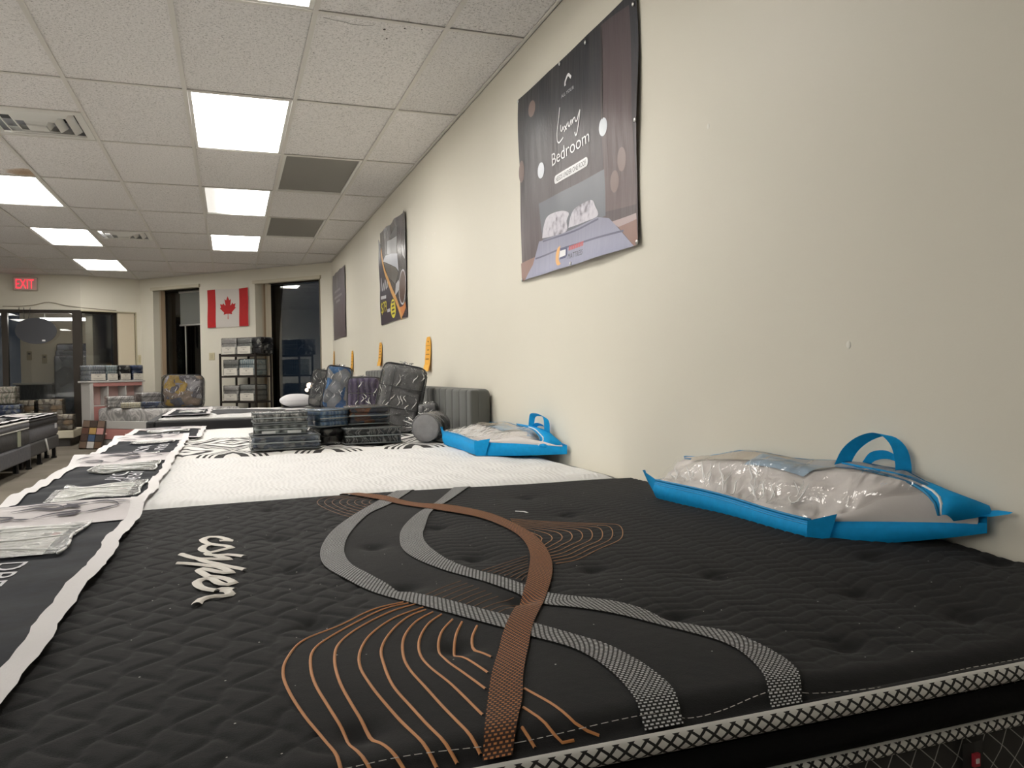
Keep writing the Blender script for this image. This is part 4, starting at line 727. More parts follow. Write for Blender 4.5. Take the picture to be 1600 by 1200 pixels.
def surf_strip(nm,cl,w,dz,mat,t,h=hs,an=None,taper=0):
    """flat stitched cord along a smoothed line on the surface"""
    q_=crom(cl,.012); d=np.gradient(q_,axis=0); d/=np.linalg.norm(d,axis=1)[:,None]+1e-9; n=np.stack([-d[:,1],d[:,0]],1)
    ww=np.array(an if an else (w,w))/2; tp=np.clip(np.linspace(0,1,len(q_))/taper,.25,1)[:,None] if taper else 1.0
    cols=[q_+n*ww*tp*k for k in (-1,-.5,0,.5,1)]; pts=[]
    for k,c in zip((0,.8,1,.8,0),cols): pts.append(np.column_stack([c,h(c[:,0],c[:,1])+dz*(.3+.7*k)]))
    b=B(); b.grid([[tuple(pts[k][i]) for k in range(5)] for i in range(len(q_))]); return b.build(nm,mat,t,True,smooth=True,recalc=False)
def surf_band(nm,Ls,Rs,dz,mat,t,h=hs,n=160,m=6):
    L=resamp(Ls,n); R=resamp(Rs,n); c=(L+R)/2; s=np.r_[0,np.cumsum(np.linalg.norm(np.diff(c,axis=0),axis=1))]
    vs=[];uv=[];fs=[]
    for i in range(n):
        w=np.linalg.norm(L[i]-R[i])
        for k in range(m+1):
            p=L[i]+(R[i]-L[i])*k/m; vs.append((p[0],p[1],float(h(p[0],p[1]))+dz)); uv.append((w*k/m,s[i]))
    for i in range(n-1):
        for k in range(m): a=i*(m+1)+k; fs.append((a,a+1,a+m+2,a+m+1))
    b=B(); b.add(vs,fs); return b.build(nm,mat,t,True,smooth=True,uv=uv,recalc=False)
def hsv(x,y): return lowf(x,y)+np.minimum(quilt(x,y),0)*.0
# ---- mattress body
km=thing('king_mattress','large black quilted king mattress with silver and copper swirls, nearest in front','mattress',((BX0+BX1)/2,(BY0+BY1)/2,.33))
xs=np.linspace(BX0,BX1,430); ys=np.linspace(BY0,BY1,388); X,Y=np.meshgrid(xs,ys,indexing='ij')
P=np.stack([X,Y,hs(X,Y)],-1); P-=np.array(km.location)
fastgrid('sleeping_surface',P.astype(np.float32),M_BK,km)
def loop_side(x0,x1,y0,y1,prof,name,mat,parent,uvp=None,r=.06,n=6):
    """closed band round the mattress; prof = list of (outset, z)"""
    C=[]
    for cx,cy,a0 in ((x1-r,y0+r,-math.pi/2),(x1-r,y1-r,0),(x0+r,y1-r,math.pi/2),(x0+r,y0+r,math.pi)):
        for k in range(n+1):
            a=a0+k/n*math.pi/2; C.append((cx+r*math.cos(a),cy+r*math.sin(a),math.cos(a),math.sin(a)))
    # subdivide the long runs
    Q=[]
    for i in range(len(C)):
        a=C[i]; c=C[(i+1)%len(C)]; d=math.hypot(c[0]-a[0],c[1]-a[1]); m=max(1,int(d/.12))
        for k in range(m): t_=k/m; Q.append(tuple(a[j]*(1-t_)+c[j]*t_ for j in range(4)))
    Q.append(Q[0]); s=0; vs=[];uv=[];fs=[];m=len(prof)
    acc=[0]
    for k in range(1,m): acc.append(acc[-1]+math.hypot(prof[k][0]-prof[k-1][0],prof[k][1]-prof[k-1][1]))
    for i,q_ in enumerate(Q):
        if i: s+=math.hypot(q_[0]-Q[i-1][0],q_[1]-Q[i-1][1])
        for k,(o,z) in enumerate(prof): vs.append((q_[0]+q_[2]*o,q_[1]+q_[3]*o,z)); uv.append((s,acc[k]/acc[-1]))
    for i in range(len(Q)-1):
        for k in range(m-1): a=i*m+k; fs.append((a,a+1,a+m+1,a+m))
    b=B(); b.add(vs,fs); return b.build(name,mat,parent,True,smooth=True,uv=uv,recalc=False)
pip=lambda z,r,o=0,w=1.0: [(o+r*math.sin(a)*w-.002,z+r*math.cos(a)) for a in np.linspace(.15,math.pi-.15,9)]
TAPE=diamond_tape('diamond_tape',.0190,2.3,.27); TAPE2=diamond_tape('diamond_tape_small',.0170,1.7,.28)
loop_side(BX0,BX1,BY0,BY1,[(.004,.5865),(-.004,.589),(-.012,.588)],'seam_edge',M_BK,km)
loop_side(BX0,BX1,BY0,BY1,pip(.5775,.0125,.0),'piping',TAPE,km)
loop_side(BX0,BX1,BY0,BY1,[(.0,.562),(.012,.552),(.016,.54),(.008,.528),(-.004,.519)],'gusset',M_GUSS,km)
loop_side(BX0,BX1,BY0,BY1,pip(.512,.0095,.0),'piping',TAPE2,km)
def border_mat():
    m,nt,b=newmat('grey_border_lattice'); t=nt.nodes.new('ShaderNodeTexCoord'); s=nd(nt,'ShaderNodeSeparateXYZ',{0:t.outputs['UV']})
    a=math_(nt,'DIVIDE',s.outputs[0],.040); c=math_(nt,'MULTIPLY',s.outputs[1],4.2)
    def ln(x): return math_(nt,'LESS_THAN',math_(nt,'ABSOLUTE',math_(nt,'SUBTRACT',math_(nt,'FRACT',x),.5)),.026)
    k=math_(nt,'MAXIMUM',ln(math_(nt,'ADD',a,c)),ln(math_(nt,'SUBTRACT',a,c)))
    nt.links.new(ramp(nt,k,[(0,(.022,.021,.020)),(1,(.30,.29,.27))]),b.inputs['Base Color']); b.inputs['Roughness'].default_value=.8; bump(nt,b,k,.3,.002); return m
loop_side(BX0,BX1,BY0,BY1,[(-.004,.503),(.006,.48),(.010,.42),(.006,.36),(-.006,.335)],'border_panel',border_mat(),km)
loop_side(BX0,BX1,BY0,BY1,pip(.333,.009,.0),'piping',TAPE2,km)
b=B(); b.box(BX0+.02,BX1-.02,BY0+.02,BY1-.02,.328,.34); b.build('underside',M_GUSS,km,True)
lx=.908
b=B(); b.grid([[(lx+w,BY0-.012-.002*(1-abs(w)/.018),z) for z in np.linspace(.345,.503,8)] for w in (-.018,-.01,0,.01,.018)]); ls=b.build('label_strap',plain('strap_black',(.012,.012,.012),.7),km,True,recalc=False)
b=B(); b.box(lx-.005,lx+.006,BY0-.018,BY0-.014,.472,.489); b.build('red_tag',plain('tag_red',(.42,.02,.04),.6),ls,True)['label']='small red and white flag tag'
b=B(); b.box(lx-.002,lx+.003,BY0-.0195,BY0-.018,.477,.483); b.build('red_tag_mark',plain('tag_white',(.6,.55,.55),.6),ls,True)
# ---- embroidery
for i,f in enumerate(fan):
    f=[(x,max(y,BY0+.012)) for x,y in f]; dull=13<=i<31 or i>=31
    surf_strip('copper_thread_line',f,.0042 if i<13 else (.0024 if dull and not 31<=i<40 else .0026),.0022 if i<13 else .0009,M_THR if i<13 else (M_THM if 31<=i<40 else M_THD),km,hsv,taper=.5 if 31<=i<40 else 0)
clampf=lambda l:[(x,max(BY0+.004,min(y,BY1-.002))) for x,y in l]
surf_band('silver_band',clampf(s1L),clampf(s1R),.0030,M_SIL,km,hsv); surf_band('silver_band',clampf(s2L),clampf(s2R),.0030,M_SIL,km,hsv)
surf_band('copper_band',clampf(DATA['C'][0]),clampf(DATA['C'][1]),.0044,M_COP,km,hsv,n=200)
for k,st in enumerate(DATA['copper']): surf_strip('logo_stroke',st,.016,.004+.0003*k,M_EMB,km,lambda x,y:hsv(x,y),an=(.0185,.0115))
# dashed edge stitching
st=crom(DATA['stitch'],.004); b=B()
for i in range(0,len(st)-2,3):
    L=[(p[0],p[1]+.0008,float(hsv(*p))+.003) for p in st[i:i+3]]; R=[(p[0],p[1]-.0008,float(hsv(*p))+.003) for p in st[i:i+3]]; b.strip(L,R)
o=b.build('edge_stitching',plain('stitch_pale',(.42,.40,.36),.7),km,True,recalc=False); o['kind']='stuff'
# lint specks and a loose thread
b=B()
for k in range(150):
    x,y=rng.uniform(-.2,1.3),rng.uniform(.82,2.4); r=rng.uniform(.0006,.0014); z=float(hs(x,y))+.0012
    b.add([(x-r,y-r,z),(x+r,y-r*.5,z),(x+r*.6,y+r,z),(x-r,y+r*.8,z)],[(0,1,2,3)])
o=b.build('lint',plain('lint_pale',(.5,.48,.45),.8),km,True,recalc=False); o['kind']='stuff'
surf_strip('loose_thread',DATA['thread'],.006,.003,plain('thread_white',(.6,.6,.58),.6),km,hs)
# ------------------------------------------------------------------ bases below the mattresses
def base(x0,x1,y0,y1,z1,label,mat=None,legs=True,name='box_spring'):
    t=thing(name,label,'box spring',((x0+x1)/2,(y0+y1)/2,0))
    b=B(); b.rbox(x0,x1,y0,y1,.13,z1,.02,2); b.build('box',mat or plain('base_dark',(.022,.022,.024),.8),t,True)
    for x in (x0+.12,x1-.12):
        for y in (y0+.12,y1-.12):
            b=B(); b.cyl((x,y),.03,0,.131,10,r2=.022); b.build('leg',M_BLACK,t,True)
    return t
base(BX0+.01,BX1-.02,BY0+.01,BY1-.01,.3225,'dark box spring under the black king mattress')
# ------------------------------------------------------------------ plainer mattresses
def white_feather():
    m,nt,b=newmat('white_knit'); v=coords(nt); b.inputs['Base Color'].default_value=(.68,.675,.665,1); b.inputs['Roughness'].default_value=.85
    vo=nd(nt,'ShaderNodeTexVoronoi',{'Vector':v,'Scale':4.2}); w=nd(nt,'ShaderNodeTexWave',{'Vector':v,'Scale':16.0,'Distortion':10.0,'Detail':1.0,'Detail Scale':.6})
    r_=nd(nt,'ShaderNodeTexWave',{'Vector':vo.outputs['Position'],'Scale':3.0})
    bump(nt,b,w.outputs['Fac'],.22,.008); return m
M_WK=white_feather(); M_WB=plain('white_border',(.66,.65,.63),.85,nbump=.2,nscale=60)
def zebra_mat():
    m,nt,b=newmat('zebra_knit'); v=coords(nt); n=nd(nt,'ShaderNodeTexNoise',{'Vector':v,'Scale':9.0,'Detail':1.0})
    s=nd(nt,'ShaderNodeSeparateXYZ',{0:v})
    a=math_(nt,'ABSOLUTE',math_(nt,'SUBTRACT',math_(nt,'PINGPONG',math_(nt,'ADD',s.outputs[0],.06),.24),.0))
    y=math_(nt,'PINGPONG',math_(nt,'ADD',s.outputs[1],.35),.52)
    f=math_(nt,'ADD',math_(nt,'ADD',a,math_(nt,'MULTIPLY',y,.62)),math_(nt,'MULTIPLY',n.outputs[0],.03))
    k=math_(nt,'FRACT',math_(nt,'MULTIPLY',f,9.0)); fine=math_(nt,'FRACT',math_(nt,'MULTIPLY',f,30.0))
    big=math_(nt,'GREATER_THAN',math_(nt,'FRACT',math_(nt,'MULTIPLY',f,3.2)),.70)
    kk=math_(nt,'LESS_THAN',k,.42); ff=math_(nt,'LESS_THAN',fine,.5)
    mx=nd(nt,'ShaderNodeMix',{0:big,2:kk,3:ff}); nt.links.new(ramp(nt,mx.outputs[0],[(0,(.70,.685,.66)),(1,(.025,.023,.022))]),b.inputs['Base Color']); b.inputs['Roughness'].default_value=.85
    return m
def mattress(name,label,x0,x1,y0,y1,zb,zt,top,border,pipm,amp=.004,side2=None,nx=70,ny=60,cat='mattress'):
    t=thing(name,label,cat,((x0+x1)/2,(y0+y1)/2,zb))
    def h(x,y):
        x=np.asarray(x,float); y=np.asarray(y,float)
        e=np.minimum(np.minimum(x-x0,x1-x),np.minimum(y-y0,y1-y))
        r=amp*(np.sin(x*21+1.7*np.sin(y*9))*np.sin(y*19+1.3*np.sin(x*7)))
        for i in range(6):
            for j in range(4):
                tx=x0+(i+.5)*(x1-x0)/6; ty=y0+(j+.5)*(y1-y0)/4; r=r-amp*2.2*np.exp(-((x-tx)**2+(y-ty)**2)/.05**2)
        return zt+r*sm(0,.1,e)-.022*(1-sm(0,.08,e))**2
    X,Y=np.meshgrid(np.linspace(x0,x1,nx),np.linspace(y0,y1,ny),indexing='ij'); P=np.stack([X,Y,h(X,Y)],-1)-np.array(t.location)
    fastgrid('sleeping_surface',P.astype(np.float32),top,t)
    loop_side(x0,x1,y0,y1,pip(zt-.026,.011),'piping',pipm,t)
    zm=zt-.10
    loop_side(x0,x1,y0,y1,[(0,zt-.036),(.012,zt-.06),(.008,zm+.01),(-.004,zm)],'gusset',side2 or border,t)
    loop_side(x0,x1,y0,y1,pip(zm,.009),'piping',pipm,t)
    loop_side(x0,x1,y0,y1,[(-.004,zm-.008),(.008,zm-.05),(.008,zb+.03),(-.01,zb)],'border_panel',border,t)
    b=B(); b.box(x0+.03,x1-.03,y0+.03,y1-.03,zb,zb+.01); b.build('underside',border,t,True)
    return t,h
M_PWH=plain('piping_white',(.72,.71,.69),.7); M_PGR=diamond_tape('piping_checks',.04,1.5,.3)
wm,H2=mattress('mattress','white feather quilted mattress, second from the front, under a blue bag',-.67,1.394,2.69,4.185,.33,.597,M_WK,M_WB,M_PWH,.005,nx=160,ny=120)
BSP=base(-.66,1.375,2.70,4.175,.328,'dark box spring under the white feather quilted mattress')
zm_,H3=mattress('mattress','black and white zigzag patterned mattress under the stacks of bagged bedding',-.67,1.27,4.22,5.50,.33,.597,zebra_mat(),plain('zig_border',(.30,.29,.28),.85),M_PGR,.003,nx=90,ny=60)
base(-.66,1.26,4.23,5.49,.328,'dark box spring under the zigzag patterned mattress')
nm_,H4=mattress('mattress','plain white mattress with checked piping between zigzag mattress and black bed',-.67,1.27,5.53,6.52,.33,.592,M_WK,M_WB,M_PGR,.003)
base(-.66,1.26,5.54,6.51,.328,'dark box spring under the plain white mattress with checked piping')
fm,H5=mattress('mattress','white patterned mattress on the black bed frame, farthest on the right side',-.64,1.27,7.97,9.56,.33,.625,M_WK,M_WB,M_PWH,.003,nx=70,ny=60)
t=thing('bed_frame','black upholstered bed frame with footboard, farthest bed on the right side','bed',(.3,8.75,0))
for nm,(x0,x1,y0,y1,z0,z1) in (('footboard',(-.74,-.665,7.86,9.66,.05,.592)),('side_rail',(-.665,1.30,7.86,7.935,.06,.592)),('side_rail',(-.665,1.30,9.59,9.66,.06,.592)),('slat_deck',(-.665,1.30,7.935,9.59,.27,.328))):
    b=B(); b.rbox(x0,x1,y0,y1,z0,z1,.015,2); b.build(nm,plain('bed_black',(.010,.010,.012),.6),t,True)
for x in (-.70,1.25):
    for y in (7.9,9.62): b=B(); b.box(x-.03,x+.03,y-.03,y+.03,0,.07); b.build('leg',M_BLACK,t,True)
# dark figure knitted into the farthest mattress
def patch(nm,pts,h,dz,mat,t,sub=10):
    q_=crom(list(pts)+[pts[0]],.05)[:-1]; c=q_.mean(0); vs=[];fs=[];n=len(q_)
    for k in range(sub+1):
        for p in q_: r=c+(p-c)*k/sub; vs.append((r[0],r[1],float(h(r[0],r[1]))+dz))
    for k in range(sub):
        for i in range(n): fs.append((k*n+i,k*n+(i+1)%n,(k+1)*n+(i+1)%n,(k+1)*n+i))
    b=B(); b.add(vs,fs); return b.build(nm,mat,t,True,smooth=True,recalc=False)
M_CHAR=plain('charcoal_knit',(.045,.045,.05),.8,noise=.5,nscale=25)
patch('knit_figure',[(-.13,8.15),(.2,8.3),(.55,8.75),(.2,9.15),(-.12,9.3),(-.2,8.8)],H5,.004,M_CHAR,fm)
patch('knit_figure',[(.75,8.25),(1.2,8.35),(1.2,8.5),(.8,8.4)],H5,.004,M_CHAR,fm); patch('knit_figure',[(.5,9.2),(1.2,9.0),(1.2,9.15),(.6,9.38)],H5,.004,M_CHAR,fm)
# ------------------------------------------------------------------ foot protectors laid over the mattress ends
M_NAVY=plain('protector_navy',(.0085,.0105,.016),.7,spec=.16,noise=.35,nscale=30,nbump=.15); M_BORD=plain('protector_tape',(.66,.64,.64),.65,nbump=.3,nscale=120)
M_PALE=plain('protector_pale',(.60,.565,.57),.7,noise=.08,nscale=12,nbump=.3); M_SCR=plain('scroll_print',(.075,.07,.085),.7)
M_LET=plain('protector_letter',(.55,.55,.58),.6); M_CLR=film('clear_vinyl',(.95,.96,.95),.04,.15,wr=.4,wscale=30,haze=.05); M_SHEET=plain('info_paper',(.66,.65,.62),.6)
SEAM_GLINT=plain('vinyl_seam_glint',(.92,.92,.91),.25)  # pocket seams, and glare painted onto creases of clear film
def runner(label,h,y0,y1,xl,xr,z0,lines,pockets,lift,ypale=.34,txt=True,txt_y=None,skew=0):
    """y0 near, y1 far; navy panel between, pale printed end at the far side"""
    t=thing('foot_protector',label,'protector',((xl+xr)/2,(y0+y1)/2,z0),0,'foot protectors on the mattresses')
    yp=y1-ypale
    def top(x,y,d=0):
        x=np.asarray(x,float); y=np.asarray(y,float)
        e=h(np.clip(x,xl+.03,9),y)
        over=np.clip(xl+.02-x,0,1)
        w=.002*np.sin(y*17+x*9)+.0015*np.sin(y*31-x*14)
        w=w+lift*sm(yp-.01,y1,y)
        return e+.009+w+d
    def xe(y): return xr+.004*math.sin(y*11)+.003*math.sin(y*29+1)+.0015*math.sin(y*67)-skew*(1-(y-y0)/(y1-y0))
    def surf(nm,ya,yb,xa,xb,mat,d=0,nx=14,ny=40):
        b=B(); rows=[]
        for i in range(ny+1):
            y=ya+(yb-ya)*i/ny; A=xa(y) if callable(xa) else xa; C=xb(y) if callable(xb) else xb
            rows.append([(A+(C-A)*k/nx,y,float(top(A+(C-A)*k/nx,y,d))) for k in range(nx+1)])
        b.grid(rows); return b.build(nm,mat,t,True,smooth=True,recalc=False)
    surf('navy_panel',y0,yp+.02,xl+.01,lambda y:xe(y)-.02,M_NAVY)
    surf('pale_end_panel',yp-.0,y1,xl+.01,lambda y:xe(y)-.02+.06*min(0,0),M_PALE,.004,14,20)
    surf('border_tape',y0,y1,lambda y:xe(y)-.036,xe,M_BORD,.006,3,50)
    surf('border_tape',y0,y1,xl-.015,xl+.032,M_BORD,.005,3,50)
    surf('border_tape',y0,y0+.035,xl+.01,lambda y:xe(y)-.02,M_BORD,.006,14,3)
    # side drop over the end of the mattress
    b=B(); b.grid([[(xl-.018-.004*math.sin(y*13)*(k/5),y,float(top(xl,y))+.005-.004-.055*k) for k in range(6)] for y in np.linspace(y0,y1,30)]); b.build('side_drop',M_NAVY,t,True,smooth=True,recalc=False)
    b=B(); b.grid([[(xl-.020-.004*math.sin(y*13),y,float(top(xl,y))-.274-.03*k) for k in range(2)] for y in np.linspace(y0,y1,30)]); b.build('border_tape',M_BORD,t,True,smooth=True,recalc=False)
    # scroll print
    def stroke(pts,w):
        q_=crom(pts,.01); d=np.gradient(q_,axis=0); d/=np.linalg.norm(d,axis=1)[:,None]+1e-9; n=np.stack([-d[:,1],d[:,0]],1); k=np.sin(np.linspace(.15,math.pi-.15,len(q_)))[:,None]*w/2
        L=q_+n*k; R=q_-n*k; b=B(); b.strip([(p[0],p[1],float(top(*p,.0085))) for p in L],[(p[0],p[1],float(top(*p,.0085))) for p in R]); b.build('scroll_stroke',M_SCR,t,True,recalc=False)
    W_=xr-xl; U=lambda u,v:(xl+W_*u,yp+.012+(y1-yp-.024)*v)
    for pts,w in (([(.25,.62),(.38,.68),(.5,.60),(.62,.70)],.016),([(.30,.80),(.42,.84),(.52,.72),(.55,.62)],.014),([(.55,.80),(.60,.66),(.64,.60)],.022),([(.50,.66),(.58,.72),(.68,.78)],.016),
        ([(.68,.80),(.78,.84),(.84,.74),(.86,.62)],.014),([(.05,.30),(.15,.42),(.28,.36),(.22,.26),(.12,.30),(.2,.36)],.012),([(.38,.28),(.48,.42),(.64,.48),(.62,.38),(.52,.36),(.66,.44)],.012),
        ([(.66,.42),(.78,.52),(.88,.66)],.010),([(.10,.80),(.2,.92),(.45,.94),(.75,.93)],.010),([(.80,.90),(.86,.82),(.93,.78)],.008),([(.02,.48),(.08,.62),(.18,.66)],.010),([(.28,.30),(.33,.27),(.38,.28)],.01)):
        stroke([U(*p) for p in pts],w*.8)
    # lettering: read from the foot of the bed
    if txt:
        ty0=txt_y
        for s,xb_,hh,ya,yb in lines:
            lettering('lettering',s,lambda a,c:(xb_+hh*c,ya+(yb-ya)*a,float(top(xb_+hh*c,ya+(yb-ya)*a,.0015))),M_LET,t,True)
    for ya,yb,xa,xb,paper in pockets:
        if paper:
            b=B(); b.grid([[(xa+.015+(xb-xa-.05)*i/10,ya+.03+(yb-ya-.05)*k/10,float(top(xa+.015+(xb-xa-.05)*i/10,ya+.03+(yb-ya-.05)*k/10,.003+.0015*abs(math.sin(k*1.3+i*.3))))) for k in range(11)] for i in range(11)])
        else:
            b=B(); b.grid([[(xa+(xb-xa)*i/6,ya+(yb-ya)*k/6,float(top(xa+(xb-xa)*i/6,ya+(yb-ya)*k/6,.003))) for k in range(7)] for i in range(7)])
        sh=None
        pk=B(); pk.grid([[(xa+(xb-xa)*i/12,ya+(yb-ya)*k/14,float(top(xa+(xb-xa)*i/12,ya+(yb-ya)*k/14,.006+.0025*abs(math.sin(k*1.1+i*.25+ya)))))for k in range(15)] for i in range(13)])
        po=pk.build('clear_pocket',M_CLR,t,True,smooth=True,recalc=False)
        if paper:
            sh=b.build('info_sheet',M_SHEET,po,True,smooth=True,recalc=False)
            for (u0,u1,v0,v1,c) in ((.62,.70,.50,.66,(.25,.22,.20)),(.72,.80,.50,.66,(.45,.25,.22)),(.74,.78,.70,.74,(.4,.4,.4)),(.50,.53,.45,.70,(.45,.44,.42)),(.46,.485,.50,.70,(.5,.49,.47)),(.30,.32,.62,.70,(.5,.5,.48)),(.2,.215,.3,.55,(.5,.5,.48))):
                m_=B(); m_.grid([[(xa+(xb-xa)*u,ya+(yb-ya)*v,float(top(xa+(xb-xa)*u,ya+(yb-ya)*v,.0052))) for v in (v0,(v0+v1)/2,v1)] for u in (u0,u1)]); m_.build('printed_mark',plain('mark_%02d'%int(c[0]*100+c[1]*10),c,.6),po,True,recalc=False)
        else: b.build('pocket_back',plain('pocket_grey',(.14,.145,.13),.4),po,True,smooth=True,recalc=False)
        # stiff sealed edges; creases coloured near white to paint in glare
        for xs_ in (xb,) if paper else (xb,xa):
            for a0,a1 in ((.0,.14),(.18,.30),(.33,.52),(.56,.70),(.74,.96)):
                e_=B(); e_.tube([(xs_+.006*math.sin(9*v),ya+(yb-ya)*v,float(top(xs_,ya+(yb-ya)*v,.009))) for v in np.linspace(a0,a1,4)],.0035,5); e_.build('pocket_seam',SEAM_GLINT,po,True,smooth=True,recalc=False)
        for c_ in (.2,.45,.7,.9):
            q_=[(xa+(xb-xa)*u,ya+(yb-ya)*(c_+.12*math.sin(u*3+c_*9)*(u-.3)),0) for u in np.linspace(.05,.95,9)]
            e_=B(); e_.tube([(p[0],p[1],float(top(p[0],p[1],.0090))) for p in q_],[.0006+.0022*math.sin(math.pi*i/8) for i in range(9)],4); e_.build('pocket_crease_glint',SEAM_GLINT,po,True,smooth=True,recalc=False)
    return t
hs1=lambda x,y: lowf(np.clip(x,BX0+.08,9),np.clip(y,BY0+.08,BY1-.085))
runner('navy foot protector with large pale lettering on the black king mattress, nearest the viewer',hs1,.80,2.53,-.68,-.245,.60,
  [('DREAM',-.462,.052,1.90,1.52),('DAY',-.54,.052,1.90,1.66)],[(1.945,2.375,-.575,-.365,True),(1.02,1.42,-.575,-.365,True)],.036,.17,skew=.026)
clipy=lambda h,a,c: (lambda x,y: h(np.clip(x,-.58,9),np.clip(y,a,c)))
runner('navy foot protector with two clear pockets on the white feather quilted mattress',clipy(H2,2.77,4.10),2.70,4.13,-.68,-.255,.597,
  [('DREAM',-.398,.050,3.60,3.28),('DAY',-.462,.060,3.58,3.30)],[(2.835,3.225,-.57,-.305,True),(3.635,3.93,-.565,-.315,False)],.030,.19)
runner('navy foot protector with blurred pale letters on the zigzag patterned mattress',clipy(H3,4.3,5.42),4.235,5.44,-.675,-.26,.597,
  [('DREAM',-.40,.052,5.02,4.58),('DAY',-.50,.07,5.02,4.55)],[(5.06,5.24,-.57,-.33,True),(4.27,4.40,-.57,-.36,False)],.026,.18)
runner('grey foot protector on the plain white mattress before the black bed',clipy(H4,5.6,6.45),5.56,6.52,-.675,-.19,.592,
  [('DREAM',-.40,.045,6.12,5.84),('DAY',-.47,.045,6.1,5.86)],[(6.14,6.26,-.57,-.30,False)],.010,.12)
runner('charcoal foot protector edged white on the farthest white mattress of the black bed',(lambda x,y: H5(np.clip(x,-.55,9),np.clip(y,8.06,9.46))),7.99,9.54,-.60,-.20,.625,
  [],[(8.5,8.9,-.52,-.27,True)],.010,.18,txt=False)
# ------------------------------------------------------------------ headboards
def headboard(label,y0,y1,x0,x1,z0,z1,n,mat,groove=.006):
    t=thing('headboard',label,'headboard',((x0+x1)/2,(y0+y1)/2,0),0,'upholstered headboards along the wall')
    b=B(); b.rbox(x0+.035,x1,y0,y1,z0,z1,.03,4); b.build('back_panel',mat,t,True,smooth=True)
    e=.09; w=(y1-y0-2*e)/n
    for k in range(-1,n+1):
        a=y0 if k==-1 else (y1-e if k==n else y0+e+w*k); c=a+(e if k in (-1,n) else w)
        b=B(); b.rbox(x0,x0+.06,a+.0015,c-.0015,z0+.02,z1-.004,.016,3); b.build('channel_panel',mat,t,True,smooth=True)
    for y in (y0+.15,y1-.15): b=B(); b.box(x1-.04,x1-.012,y-.04,y+.04,0,z0+.02); b.build('leg',M_BLACK,t,True)
    return t
M_HB=plain('grey_upholstery',(.080,.082,.074),.75,sheen=.2,nbump=.15,nscale=250)
headboard('grey upholstered headboard with vertical channels against the wall, nearer one',4.27,5.85,1.275,1.398,.25,.900,9,M_HB)
headboard('grey upholstered headboard rising behind the silver comforter bag, farther one',6.45,8.05,1.29,1.398,.25,1.03,9,M_HB)
